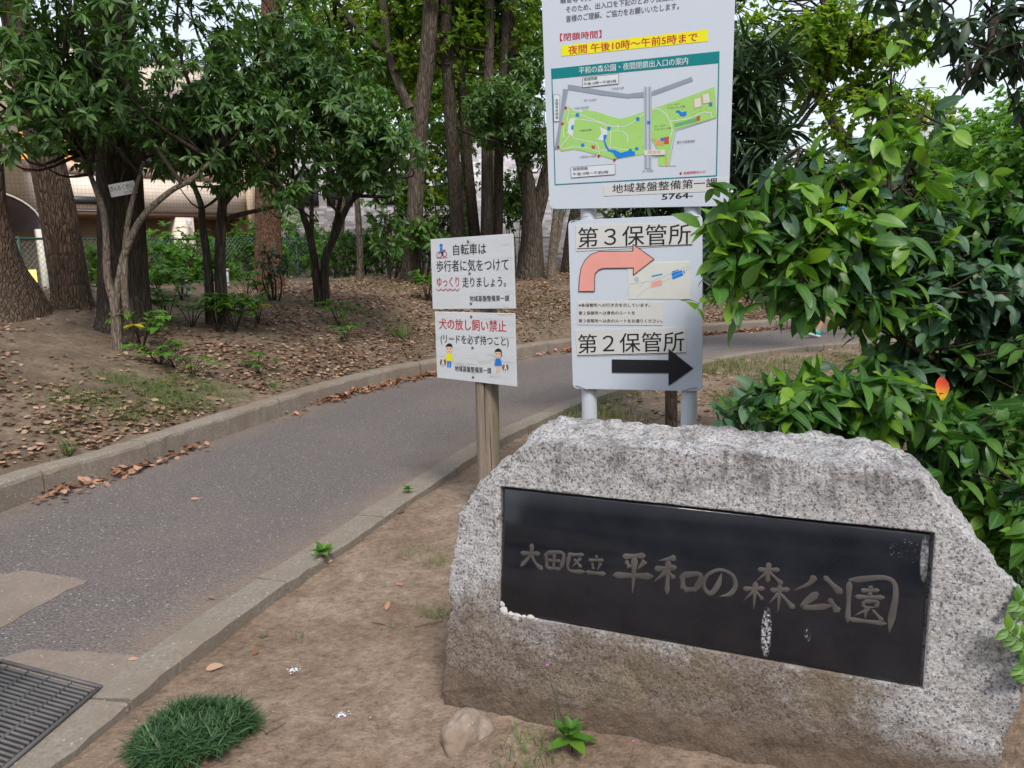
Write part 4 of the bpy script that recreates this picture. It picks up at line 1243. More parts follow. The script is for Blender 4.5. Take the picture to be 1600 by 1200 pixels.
CURL = (np.array([(0, 0, .02), (.26, .28, .10), (.30, .62, .14), (0, 1, .10), (-.30, .62, .03), (-.26, .28, .10), (0, .5, 0)]), np.array([(0, 1, 6), (1, 2, 6), (2, 3, 6), (3, 4, 6), (4, 5, 6), (5, 0, 6)]), np.zeros(7))

def leaves_mesh(tm, O, D, Nn, S, rng, rnd=None):
    T, F, rib = tm
    D = unit(D); X = unit(np.cross(D, Nn)); Z = np.cross(X, D)
    S = np.asarray(S)[:, None, None]
    V = O[:, None] + S * (T[None, :, :1] * X[:, None] + T[None, :, 1:2] * D[:, None] + T[None, :, 2:] * Z[:, None])
    n, k = len(O), len(T)
    Fs = (F[None] + (np.arange(n) * k)[:, None, None]).reshape(-1, 3)
    r = rng.random(n) if rnd is None else rnd
    return V.reshape(-1, 3), Fs, {'rnd': np.repeat(r, k), 'rib': np.tile(rib, n)}

def rand_dirs(n, rng):
    return unit(rng.normal(size=(n, 3)))

def whorls(tips, axes, k, size, rng, spread=(.7, 1.6), droop=.35, stem=0.03, sj=.3):
    """k leaves round each twig tip"""
    n = len(tips)
    A = unit(axes)
    ref = unit(rng.normal(size=(n, 3)))
    E1 = unit(np.cross(A, ref)); E2 = np.cross(A, E1)
    az = (np.arange(k)[None] * 2.4 + rng.random((n, 1)) * 6.28 + rng.normal(0, .3, (n, k)))
    inc = rng.uniform(*spread, (n, k))
    D = np.cos(inc)[..., None] * A[:, None] + np.sin(inc)[..., None] * (np.cos(az)[..., None] * E1[:, None] + np.sin(az)[..., None] * E2[:, None])
    D[..., 2] -= droop * rng.uniform(.3, 1.3, (n, k))
    D = unit(D)
    Nn = A[:, None] * .6 + np.array([0, 0, .8]) + rng.normal(0, .35, (n, k, 3))
    O = tips[:, None] - A[:, None] * (rng.random((n, k, 1)) * stem) 
    S = size * rng.uniform(1 - sj, 1 + sj, (n, k))
    return O.reshape(-1, 3), D.reshape(-1, 3), Nn.reshape(-1, 3), S.ravel()

def clump(c, r, n, rng, thr=-.15, freq=1.6, shell=2.2, seed=0.0):
    """points through an uneven crown: ellipsoid c, r broken into clumps and gaps"""
    out = []
    c = np.array(c); r = np.array(r)
    while len(out) < n:
        d = rand_dirs(400, rng); q = rng.random(400) ** (1 / shell)
        for a, b in zip(d, q):
            p = c + r * a * b * (1 + .25 * mnoise.noise(Vector(a * 2.3 + seed)))
            if mnoise.noise(Vector(p * freq + seed)) > thr + rng.normal(0, .08):
                out.append(p)
                if len(out) >= n: break
    return np.array(out)

def limbs(starts, tips, rng, r0, every, sag=.12):
    """branches from points on the trunk out towards a share of the twig tips"""
    s = Soup()
    for p in tips[::every]:
        a = starts[np.argmin(np.linalg.norm(starts - p, axis=1) + rng.random(len(starts)) * .4)]
        mid = a * .5 + p * .5 + rng.normal(0, 1, 3) * np.linalg.norm(p - a) * sag
        L = np.linalg.norm(p - a)
        V, F = tube([a, mid, p], [min(r0, .006 + L * .012), .004 + L * .005, .0022], 9, 5)
        s.add(V, F)
    return s

def tree(name, label, cat, trunks, bark, crown, leafmat, seed, shape=LEAF_MID, group=None, every=14, limb_r=.03, leafkw=None, rough=.10, seg=14, starts=None):
    """trunks: list of (points, radii); crown: list of (centre, radii, tips, leaves per tip, leaf length)"""
    rng = np.random.default_rng(seed)
    p0 = np.array(trunks[0][0][0], float)
    root = thing(name, label, cat, p0, 0, group)
    pts = []
    for P_, r_ in trunks:
        V, F = tube(P_, r_, max(20, 7 * len(P_)), seg, rough, seed)
        mk('trunk', V, F, M[bark], root, smooth=True)
        C_ = catmull(P_, 30)
        pts.append(C_[12:])
    pts = np.concatenate(pts) if starts is None else np.array(starts)
    lm = Soup()
    VV, FF, AA, RR, n0 = [], [], [], [], 0
    for (c, r, n, k, ln, *o) in crown:
        thr = o[0] if o else -.15
        frq = o[1] if len(o) > 1 else 1.6
        tips = clump(c, r, n, rng, thr, frq, seed=seed)
        ax = unit((tips - np.array(c)) / np.array(r) + np.array([0, 0, .35]) + rng.normal(0, .35, tips.shape))
        O, D, Nn, S = whorls(tips, ax, k, ln, rng, **(leafkw or {}))
        V, F, A = leaves_mesh(shape, O, D, Nn, S, rng)
        VV.append(V); FF.append(F + n0); AA.append(A['rnd']); RR.append(A['rib']); n0 += len(V)
        L_ = limbs(pts, tips, rng, limb_r, every)
        if L_.n: lm.add(np.concatenate(L_.V), [np.concatenate(f) for f in L_.F.values()])
        # a short twig into every tip
        a_ = tips - ax * ln * 1.3
        side = unit(np.cross(ax, rng.normal(size=ax.shape))) * .0035
        Vt = np.stack([a_ - side, a_ + side, tips], 1).reshape(-1, 3)
        lm.add(Vt, np.arange(len(Vt)).reshape(-1, 3))
    cr = mk('crown', np.concatenate(VV), np.concatenate(FF), M[leafmat], root, {'rnd': np.concatenate(AA), 'rib': np.concatenate(RR)})
    if lm.n: lm.build('branches', M['twig'], root)['kind'] = 'stuff'
    return root

def B(px, py, dz=-.06):
    p = base(px, py); p[2] += dz; return p

# --- evergreen osmanthus trees on the bank (dark glossy crowns)
def up_from(b, px, py, dY=0.0): return at(px, py, b[1] + dY)

b = B(183, 548)
tree('osmanthus_tree', 'pale slender osmanthus with forked stems in front of the thick dark trunk', 'tree',
     [([b, up_from(b, 180, 480), up_from(b, 168, 430), up_from(b, 163, 340), up_from(b, 140, 270, .2), up_from(b, 120, 210, .4)], [.055, .045, .036, .03, .022, .014]),
      ([up_from(b, 180, 492), up_from(b, 186, 440), up_from(b, 197, 390), up_from(b, 222, 340), up_from(b, 265, 300), up_from(b, 302, 278), up_from(b, 350, 230, .3)], [.034, .036, .034, .030, .026, .022, .014]),
      ([b + np.array([.12, .1, 0]), up_from(b, 196, 470), up_from(b, 195, 400), up_from(b, 203, 330), up_from(b, 225, 250, .2)], [.038, .032, .028, .024, .015])],
     'bark_grey', [(at(60, 130, 7.3), (1.0, .9, .80), 420, 9, .105, -.10), (at(190, 60, 7.5), (1.2, 1.0, .95), 380, 9, .105, .06), (at(330, 160, 8.2), (.85, .8, .70), 300, 9, .105, -.05), (at(100, -130, 7.6), (1.6, 1.2, .8), 90, 8, .11, -.05)],
     'osmanthus', 21, every=16, leafkw=dict(droop=.55))
b = B(328, 505)
tree('osmanthus_tree', 'twin stemmed osmanthus between the thick dark trunk and the reddish trunk', 'tree',
     [([b, up_from(b, 325, 420), up_from(b, 316, 350), up_from(b, 314, 320), up_from(b, 300, 280, .1), up_from(b, 285, 215, .3)], [.06, .05, .042, .036, .028, .018]),
      ([b + np.array([.15, .03, 0]), up_from(b, 344, 425), up_from(b, 346, 340), up_from(b, 352, 290), up_from(b, 362, 240), up_from(b, 372, 180, .2)], [.075, .066, .056, .05, .042, .028]),
      ([up_from(b, 350, 345), up_from(b, 375, 335), up_from(b, 430, 323), up_from(b, 455, 315, -.2)], [.034, .028, .02, .01]),
      ([up_from(b, 350, 318), up_from(b, 366, 300), up_from(b, 395, 283), up_from(b, 430, 255, .2)], [.04, .035, .028, .018])],
     'bark_mid', [(at(350, 215, 8.1), (.95, .8, .55), 330, 9, .105, -.12), (at(300, 90, 8.3), (1.2, 1.0, .75), 280, 9, .105, .10), (at(440, 300, 8.0), (.30, .3, .22), 30, 9, .105, -.5), (at(330, -60, 8.3), (1.5, 1.2, .8), 80, 8, .11, -.05)],
     'osmanthus', 22, every=16, leafkw=dict(droop=.55))
b = B(500, 480)
tree('osmanthus_tree', 'low spreading osmanthus with dark stems fanning out in a V', 'tree',
     [([b, up_from(b, 494, 430), up_from(b, 485, 372), up_from(b, 470, 325), up_from(b, 462, 290), up_from(b, 440, 240, .2)], [.075, .06, .05, .038, .03, .02]),
      ([b + np.array([.07, .02, 0]), up_from(b, 508, 410), up_from(b, 525, 365), up_from(b, 545, 320), up_from(b, 575, 290), up_from(b, 610, 250, .2)], [.07, .06, .05, .04, .03, .018]),
      ([up_from(b, 487, 375), up_from(b, 487, 330), up_from(b, 488, 295), up_from(b, 500, 250, .1)], [.035, .03, .026, .018]),
      ([up_from(b, 518, 375), up_from(b, 528, 330), up_from(b, 535, 290), up_from(b, 540, 240, .2)], [.036, .032, .026, .018])],
     'bark_dark', [(at(520, 215, 9.0), (1.05, .9, .62), 380, 9, .11, -.10), (at(450, 110, 9.2), (.9, .8, .6), 200, 9, .11, -.02), (at(590, 235, 8.8), (.55, .5, .45), 130, 9, .11, -.1), (at(500, 130, 9.2), (.85, .8, .6), 170, 9, .11, .0)],
     'osmanthus', 23, every=14, leafkw=dict(droop=.6))

# --- big old trunks
bt = M['bark_dark']
b = B(8, 492)
tree('old_tree', 'stout brown trunk with a wide flared foot at the bank edge', 'tree',
     [([b, up_from(b, 8, 466), up_from(b, -4, 420), up_from(b, -20, 350), up_from(b, -30, 250), up_from(b, -40, 100), at(-60, -300, b[1])], [.56, .40, .29, .24, .22, .2, .15])],
     'bark_brown', [(at(-60, -420, b[1] + .5), (3.0, 2.6, 1.8), 90, 9, .16)], 'midgreen', 31, LEAF_LO, every=10, limb_r=.08, seg=22, rough=.16)
b = B(112, 478)
tree('old_tree', 'brown rough trunk leaning left beside the arched canopy porch', 'tree',
     [([b, up_from(b, 112, 462), up_from(b, 104, 410), up_from(b, 90, 330), up_from(b, 73, 250), up_from(b, 55, 170), at(20, 0, b[1]), at(-20, -250, b[1])], [.29, .225, .21, .20, .185, .17, .15, .11])],
     'bark_brown', [(at(-10, -420, b[1] + .5), (2.6, 2.6, 1.8), 80, 9, .16)], 'midgreen', 32, LEAF_LO, every=10, limb_r=.08, seg=20, rough=.08)
b = B(196, 512)
tk = tree('old_tree', 'thick almost black trunk carrying a small white name plate', 'tree',
     [([b, up_from(b, 195, 490), up_from(b, 193, 420), up_from(b, 189, 330), up_from(b, 184, 230), up_from(b, 178, 120), at(172, -40, b[1]), at(165, -300, b[1])], [.37, .285, .25, .235, .225, .21, .2, .15])],
     'bark_dark', [(at(165, -420, b[1] + .5), (2.8, 2.6, 1.8), 80, 9, .16)], 'midgreen', 33, LEAF_LO, every=10, limb_r=.08, seg=20, rough=.10)
# name plate hung on a branch before that trunk
NPl = Plane(at(192, 300, b[1] - .75), R(6))
npo = thing('name_plate', 'small white plate with handwritten tree name hanging before the dark trunk', 'name plate', at(192, 300, b[1] - .75))
pb_ = board(NPl, 'plate', [(168.5, 289), (209, 281.5), (215, 301), (174, 308.5)], .004, M['sticker'], npo)
text_on(NPl, 'きんもくせい', 173, 300, 208, 293, 8, .0012, M['ink_black'], pb_, .012)
text_on(NPl, 'もくせい科', 194, 302.5, 213, 299, 4, .0012, M['ink_black'], pb_, .012)
Vt, Ft = tube([NPl.w(-.02, .05, -.002), NPl.w(0, .13, .0), at(196, 262, b[1] - .72)], [.0012] * 3, 6, 5)
mk('string', Vt, Ft, M['wire'], npo)

b = B(420, 452)
tree('tall_tree', 'straight reddish brown trunk with finely fissured bark', 'tree',
     [([b, up_from(b, 420, 425), up_from(b, 419, 380), up_from(b, 418, 300), up_from(b, 420, 200), up_from(b, 424, 80), at(428, -60, b[1]), at(430, -300, b[1])], [.27, .225, .205, .195, .185, .17, .16, .11])],
     'bark_red', [(at(430, -330, b[1] + .3), (2.2, 2.2, 1.8), 80, 9, .16), (at(445, 40, b[1] - .1), (.5, .5, .7), 60, 9, .12, -.2)], 'midgreen', 34, LEAF_LO, every=10, limb_r=.07, seg=20, rough=.05)
b = B(562, 438)
tree('slim_tree', 'slim straight grey trunk standing before the chain link fence', 'tree',
     [([b, up_from(b, 563, 400), up_from(b, 560, 340), up_from(b, 556, 290), up_from(b, 552, 220), at(548, 120, b[1])], [.075, .062, .056, .05, .04, .02])],
     'bark_mid', [(at(548, 110, b[1]), (.8, .8, .7), 120, 8, .13, -.05)], 'midgreen', 35, LEAF_LO, every=10)
b = B(640, 436)
tree('leaning_tree', 'grey trunk curving up to a dark leaning limb left of the trunk cluster', 'tree',
     [([b, up_from(b, 643, 410), up_from(b, 648, 340), up_from(b, 652, 260), up_from(b, 656, 190), up_from(b, 666, 110), up_from(b, 672, 30), at(678, -80, b[1]), at(690, -300, b[1])], [.20, .17, .155, .15, .15, .145, .14, .13, .09]),
      ([up_from(b, 640, 170), up_from(b, 622, 130), up_from(b, 607, 80), up_from(b, 600, 20), at(596, -80, b[1])], [.09, .085, .08, .075, .06]),
      ([up_from(b, 612, 88), up_from(b, 590, 72), up_from(b, 560, 45), up_from(b, 535, 15), at(510, -30, b[1])], [.07, .06, .05, .04, .03])],
     'bark_mid', [(at(620, 60, b[1] + .6), (1.9, 1.4, 1.1), 500, 7, .115, -.02, 1.2), (at(560, 100, b[1] + 1.4), (1.6, 1.2, .8), 300, 7, .115, .0, 1.2), (at(660, 290, b[1] + .5), (.7, .6, .9), 130, 7, .12, -.1), (at(620, -200, b[1]), (3, 2.6, 1.6), 110, 7, .14)],
     'maple', 36, LEAF_FAT, every=12, limb_r=.05, seg=18, rough=.06)
# --- the cluster behind the notice boards
CL = [
 ('tall_tree', 'straight dark trunk at the left end of the trunk cluster', [(716, 440), (715, 400), (713, 330), (708, 250), (703, 170), (698, 60), (694, -150)], 22, 41),
 ('tall_tree', 'narrow dark trunk second in the cluster, bending towards its neighbour', [(748, 438), (745, 400), (738, 330), (730, 250), (726, 180), (718, 90), (712, -100)], 17, 42),
 ('tall_tree', 'smooth dark trunk third in the cluster above the upper notice board', [(760, 440), (760, 400), (761, 320), (761, 230), (762, 150), (765, 40), (768, -150)], 18, 43),
 ('tall_tree', 'thin dark trunk fourth in the cluster, touching its smoother neighbour', [(778, 440), (778, 380), (779, 310), (780, 230), (784, 150), (790, 40), (796, -150)], 14, 44),
]
for k, (nm, lb_, pp, wpx, sd) in enumerate(CL):
    b = B(*pp[0]); b[1]
    Y = b[1]
    pts = [b] + [at(x, y, Y) for x, y in pp[1:]]
    rr = np.array([1.35, 1.08, 1, .95, .9, .8, .55]) * wpx / 2 * Y / 1200
    tree(nm, lb_, 'tree', [(pts, list(rr))], 'bark_dark' if k != 2 else 'bark_mid',
         [(at(pp[-2][0], 25, Y + .8), (1.5, 1.3, .9), 230, 7, .12, -.02, 1.2), (at(pp[-1][0], -160, Y), (2.4, 2.2, 1.4), 70, 7, .15)],
         'maple', sd, LEAF_FAT, every=14, limb_r=.05, seg=16, rough=.05)
b = at(828, 430, 15.3); b[2] = land(b[0], b[1]) - .06
Y = b[1]
tree('forked_tree', 'thick trunk forking low into a V beside the map board', 'tree',
     [([b, at(830, 390, Y), at(831, 350, Y), at(826, 300, Y), at(818, 260, Y), at(808, 215, Y), at(800, 130, Y), at(795, -50, Y)], [.30, .23, .20, .155, .14, .125, .11, .08]),
      ([at(832, 352, Y), at(842, 320, Y), at(852, 280, Y), at(862, 230, Y), at(872, 120, Y), at(880, -60, Y)], [.17, .15, .135, .12, .11, .08])],
     'bark_mid', [(at(800, 185, Y - 1.6), (.75, .8, .62), 230, 10, .12, -.12), (at(765, 160, Y - 2.2), (.55, .6, .5), 130, 10, .12, -.1), (at(832, 225, Y - 1.5), (.42, .5, .4), 90, 10, .12, -.1), (at(830, 130, Y - 1.2), (.5, .5, .6), 110, 10, .12, -.1), (at(830, -40, Y), (1.6, 1.4, .9), 90, 8, .13, -.05)],
     'osmanthus', 45, every=10, limb_r=.05, seg=18, rough=.07, leafkw=dict(droop=.25))
b = B(862, 438)
Y = b[1]
tree('slim_tree', 'slender grey trunk nearest the left post of the map board', 'tree',
     [([b, at(862, 410, Y), at(865, 370, Y), at(869, 330, Y), at(875, 260, Y), at(882, 120, Y)], [.115, .075, .066, .062, .056, .04]),
      ([at(866, 400, Y + .1), at(872, 370, Y + .1), at(878, 330, Y + .1), at(888, 250, Y + .1)], [.05, .046, .042, .03])],
     'bark_grey', [(at(890, 90, Y + .2), (.8, .8, .7), 90, 8, .12)], 'midgreen', 46, LEAF_LO, every=10)
b = B(893, 425)
Y = b[1]
tree('tall_tree', 'dark leaning trunk mostly hidden behind the direction board', 'tree',
     [([b, at(893, 400, Y), at(897, 360, Y), at(905, 310, Y), at(920, 200, Y), at(935, 0, Y), at(940, -200, Y)], [.26, .20, .17, .155, .14, .12, .08])],
     'bark_dark', [(at(940, -60, Y), (1.8, 1.6, 1.2), 130, 8, .14, -.05, 1.2)], 'maple', 47, LEAF_FAT, every=12, limb_r=.05)
# canopy further back, above the fence line
for k, (px_, py_, Y, rx, rz, n, mt, lb_) in enumerate([
        (520, 60, 21, 2.4, 1.9, 420, 'maple', 'yellow green tree spreading behind the osmanthus crowns'),
        (640, 110, 23, 2.2, 2.0, 460, 'maple', 'leafy tree behind the leaning grey trunk'),
        (760, 60, 22, 2.6, 1.9, 560, 'maple', 'broad tree filling the gap above the trunk cluster'),
        (715, 150, 20, 2.0, 1.5, 460, 'maple', 'bushy young tree just behind the trunk cluster')]):
    g_ = at(px_, 430, Y); g_[2] = .4
    c_ = at(px_, py_, Y)
    tree('background_tree', lb_, 'tree', [([g_, (g_ + c_) / 2 + np.array([.2, 0, 0]), c_ + np.array([0, 0, .6])], [.16, .12, .05])], 'bark_mid',
         [(c_, (rx, 1.8, rz), n, 8, .165, -.03, .9)], mt, 60 + k, LEAF_FAT, every=12, limb_r=.05, group='trees beyond the bank')

# ------------------------------------------------------------------ shrubs
def bush(name, label, p, c, r, n, k, ln, leafmat, seed, shape=LEAF_LO, cat='shrub', group=None, stems=6, thr=-.2, freq=2.4, every=9, droop=.25, bark='twig'):
    rng = np.random.default_rng(seed)
    p = np.array(p, float); c = np.array(c, float); r = np.array(r, float)
    tr = []
    for s_ in range(stems):
        a = rng.uniform(0, 6.28)
        e = c + r * np.array([math.cos(a) * .5, math.sin(a) * .5, rng.uniform(-.2, .5)])
        st = p + np.array([math.cos(a), math.sin(a), 0]) * .05
        tr.append(([st, (st + e) / 2 + rng.normal(0, .05, 3), e], [.016, .011, .005]))
    return tree(name, label, cat, tr, bark, [(c, r, n, k, ln, thr, freq)], leafmat, seed, shape, group, every, .012, dict(droop=droop), .03, 7)

for k, (px_, py_, Y, rx, rz, n, mt, lb_) in enumerate([
        (185, 420, 12.6, .9, .5, 260, 'midgreen', 'green shrub behind the fence, half hidden by the dark trunk'),
        (262, 405, 14.0, 1.05, .62, 330, 'bright', 'bright leafy shrub behind the fence under the beige wall'),
        (305, 425, 14.6, .95, .5, 220, 'midgreen', 'low dense shrub behind the fence between the slim stems'),
        (385, 395, 15.6, 1.0, .70, 330, 'midgreen', 'green shrub behind the fence left of the reddish trunk'),
        (460, 385, 16.6, .9, .80, 330, 'bright', 'bright shrub behind the fence right of the reddish trunk'),
        (520, 395, 17.4, .8, .6, 200, 'midgreen', 'small green shrub behind the fence within the V of stems'),
        (600, 395, 17.8, 1.0, .75, 300, 'midgreen', 'green shrub behind the fence left of the leaning trunk'),
        (690, 250, 18.5, 1.1, 1.3, 380, 'midgreen', 'tall green shrub climbing behind the trunk cluster')]):
    c_ = at(px_, py_, Y)
    bush('fence_shrub', lb_, (c_[0], c_[1], .3), c_, (rx, .7, rz), n, 8, .10, mt, 80 + k, LEAF_LO, group='shrubs behind the fence')
b = B(690, 432)
bush('dark_shrub', 'dark rounded shrub at the foot of the trunk cluster', b, at(690, 350, b[1]), (.62, .55, .42), 330, 9, .06, 'osmanthus', 95)
b = at(805, 400, 18); 
bush('round_shrub', 'rounded green shrub seen between the forked trunk and its neighbours', (b[0], b[1], .5), at(806, 312, 18), (.6, .6, .72), 300, 9, .10, 'midgreen', 96)
b = B(612, 436)
bush('broadleaf_sapling', 'upright broad leaved sapling beside the grey leaning trunk', b, at(615, 335, b[1]), (.62, .5, .85), 75, 8, .17, 'osmanthus', 97, LEAF_MID, thr=-.3, droop=.5)
b = B(662, 440)
bush('broadleaf_sapling', 'low broad leaved sapling just left of the upper notice board', b, at(652, 372, b[1] - .3), (.45, .4, .38), 36, 8, .17, 'midgreen', 98, LEAF_MID, thr=-.3, droop=.5)
b = B(430, 470)
bush('dark_sapling', 'sparse dark leaved sapling at the foot of the reddish trunk', b, at(424, 420, b[1] - .1), (.26, .22, .42), 26, 7, .10, 'shade_leaf', 99, LEAF_MID, thr=-.5)

# --- pinnate understorey plants
def nandina(label, px, py, h, n, seed, yellow=0, spread=.35, mat='nandina'):
    rng = np.random.default_rng(seed)
    p = B(px, py, -.02)
    root = thing('nandina_plant', label, 'plant', p, 0, 'young pinnate plants on the bank')
    st = Soup(); O, D, Nn, S = [], [], [], []; Oy, Dy, Ny, Sy = [], [], [], []
    for k in range(n):
        a = rng.uniform(0, 6.28); L = h * 1.25 * rng.uniform(.6, 1.1)
        e = p + np.array([math.cos(a) * spread * rng.uniform(.4, 1), math.sin(a) * spread * rng.uniform(.4, 1), L])
        mid = p * .5 + e * .5 + np.array([0, 0, L * .18])
        e[2] -= L * .25
        C_ = catmull([p, mid, e], 16)
        V, F = tube([p, mid, e], [.005, .0035, .0012], 10, 5); st.add(V, F)
        yl = k < yellow
        for j in range(6, 16):
            t = unit(C_[j] - C_[j - 1]); sd = unit(np.cross(t, [0, 0, 1.]))
            for s_ in (-1, 1):
                (Oy if yl else O).append(C_[j]); (Dy if yl else D).append(sd * s_ + t * .7 + rng.normal(0, .12, 3) - np.array([0, 0, .15]))
                (Ny if yl else Nn).append(np.array([0, 0, 1.]) + rng.normal(0, .2, 3)); (Sy if yl else S).append(h * .25 * rng.uniform(.8, 1.2))
    st.build('stems', M['twig'], root)
    if O:
        V, F, A = leaves_mesh(LEAF_MID, np.array(O), np.array(D), np.array(Nn), np.array(S), rng); mk('foliage', V, F, M[mat], root, A)
    if Oy:
        V, F, A = leaves_mesh(LEAF_MID, np.array(Oy), np.array(Dy), np.array(Ny), np.array(Sy), rng); mk('yellow_foliage', V, F, M['yellowleaf'], root, A)
nandina('pinnate plant with yellowing fronds beside the pale forked stems', 222, 548, .42, 9, 1, 2)
nandina('bright pinnate plant at the foot of the dark thick trunk', 246, 462, .45, 9, 2)
nandina('pinnate plant between the twin stems and the pale forked stems', 300, 512, .36, 8, 3, 1)
nandina('largest green pinnate plant right of the twin osmanthus stems', 368, 520, .50, 10, 4)
nandina('low pinnate plant in leaf litter just above the raised kerb', 405, 585, .24, 7, 5, 0, .3)
nandina('small pinnate plant rooted close to the low leafy patch', 275, 575, .26, 6, 6)
nandina('pinnate plant in the leaf litter right of the V stemmed osmanthus', 530, 510, .34, 9, 7)
nandina('lower pinnate plant on the slope right of the V stemmed osmanthus', 540, 532, .26, 7, 8)
nandina('pinnate plant with a yellow frond below the reddish trunk', 405, 505, .36, 8, 9, 2)
nandina('fresh green pinnate plant just right of the pale forked stems', 262, 505, .42, 10, 11)
nandina('leafy pinnate plant hugging the foot of the twin stems', 340, 520, .44, 10, 12)
nandina('pale pinnate plant between the twin stems and the reddish trunk', 385, 470, .42, 9, 13)
nandina('tall pinnate plant in front of the fence left of the twin stems', 285, 470, .50, 10, 14)
nandina('tiny pinnate plant at the kerb side of the low leafy patch', 300, 585, .20, 6, 15)
nandina('low pinnate plant right of the pinnate plant with yellow fronds', 250, 570, .26, 7, 16)
nandina('yellow green pinnate plant half hidden by the upper notice board', 668, 470, .50, 10, 10)

# --- strap leaved evergreen behind the boards
rng = np.random.default_rng(70)
b = np.array([*at(1050, 640, 5.9)[:2], -.06])
root = thing('strap_leaf_tree', 'dark evergreen with whorls of strap leaves behind the map board', 'tree', b)
Vt, Ft = tube([b, b + np.array([.0, 0, .7]), b + np.array([.12, .05, 1.6]), b + np.array([.2, .1, 2.6])], [.05, .045, .04, .02], 24, 10, .08, 3.)
mk('trunk', Vt, Ft, M['bark_dark'], root, smooth=True)
tips = np.concatenate([clump(at(1110, 190, 5.9), (.55, .5, .75), 70, rng, -.4, 1.8), clump(at(1175, 130, 5.9), (.28, .35, .42), 34, rng, -.6), clump(at(1190, 230, 5.8), (.26, .35, .28), 26, rng, -.6),
                       clump(at(1000, 300, 6.0), (.6, .45, .5), 60, rng, -.4), clump(at(1150, 400, 5.7), (.45, .4, .30), 62, rng, -.6), clump(at(1240, 425, 5.6), (.25, .3, .14), 24, rng, -.6)])
cc = tips.mean(0)
ax = unit((tips - cc) * np.array([1, 1, .5]) + np.array([0, 0, .25]) + rng.normal(0, .3, tips.shape))
low = tips[:, 2] < 1.5
ax[low] = unit(ax[low] + np.array([0, 0, -.9]))
O, D, Nn, S = whorls(tips, ax, 22, .215, rng, (.35, 1.5), .35, .07)
V, F, A = leaves_mesh(STRAP, O, D, Nn, S, rng)
mk('crown', V, F, M['strap'], root, A)
limbs(catmull([b + np.array([.0, 0, .7]), b + np.array([.12, .05, 1.6]), b + np.array([.2, .1, 2.6])], 20), tips, rng, .03, 2).build('branches', M['twig'], root)['kind'] = 'stuff'

# --- the broad leaved shrub on the right: nearest leaves are single parts
rng = np.random.default_rng(77)
sb_ = np.array([*at(1520, 690, 3.55)[:2], -.06])
shrub = thing('broadleaf_shrub', 'big glossy broad leaved shrub overhanging the right end of the name stone', 'shrub', sb_)
stems = [
    ([(1522, 720, 3.55), (1520, 640, 3.5), (1480, 590, 3.45), (1440, 530, 3.4), (1400, 470, 3.35), (1390, 330, 3.35), (1391, 190, 3.35), (1393, 75, 3.35)], [.028, .024, .02, .017, .013, .010, .007, .003]),
    ([(1455, 560, 3.4), (1390, 520, 3.3), (1310, 470, 3.2), (1240, 410, 3.12), (1180, 370, 3.08)], [.013, .010, .008, .006, .003]),
    ([(1500, 620, 3.5), (1430, 600, 3.35), (1340, 600, 3.2), (1260, 610, 3.12), (1190, 620, 3.05)], [.014, .011, .009, .006, .003]),
    ([(1392, 350, 3.35), (1420, 260, 3.4), (1450, 150, 3.4)], [.008, .006, .003]),
    ([(1520, 640, 3.55), (1545, 540, 3.6), (1560, 430, 3.65), (1580, 300, 3.7)], [.02, .015, .011, .005]),
    ([(1395, 400, 3.35), (1350, 320, 3.3), (1290, 260, 3.25), (1250, 230, 3.2)], [.009, .007, .005, .003]),
    ([(1530, 700, 3.5), (1560, 740, 3.3), (1590, 800, 3.1)], [.012, .009, .004]),
    ([(1520, 690, 3.5), (1490, 700, 3.3), (1450, 690, 3.15)], [.012, .008, .004]),
]
allp = []
for P_, r_ in stems:
    Q = np.array([at(*p) for p in P_])
    if P_[0][1] > 715: Q[0] = sb_
    Vt, Ft = tube(Q, r_, 28, 8, .05)
    mk('stem', Vt, Ft, M['bark_dark'], shrub, smooth=True)
    allp.append(catmull(Q, 24)[6:])
allp = np.concatenate(allp)
def lobe(px, py, Y, rx, ry, rz, n, thr=-.6):
    return clump(at(px, py, Y), (rx, ry, rz), n, rng, thr, 3.0)
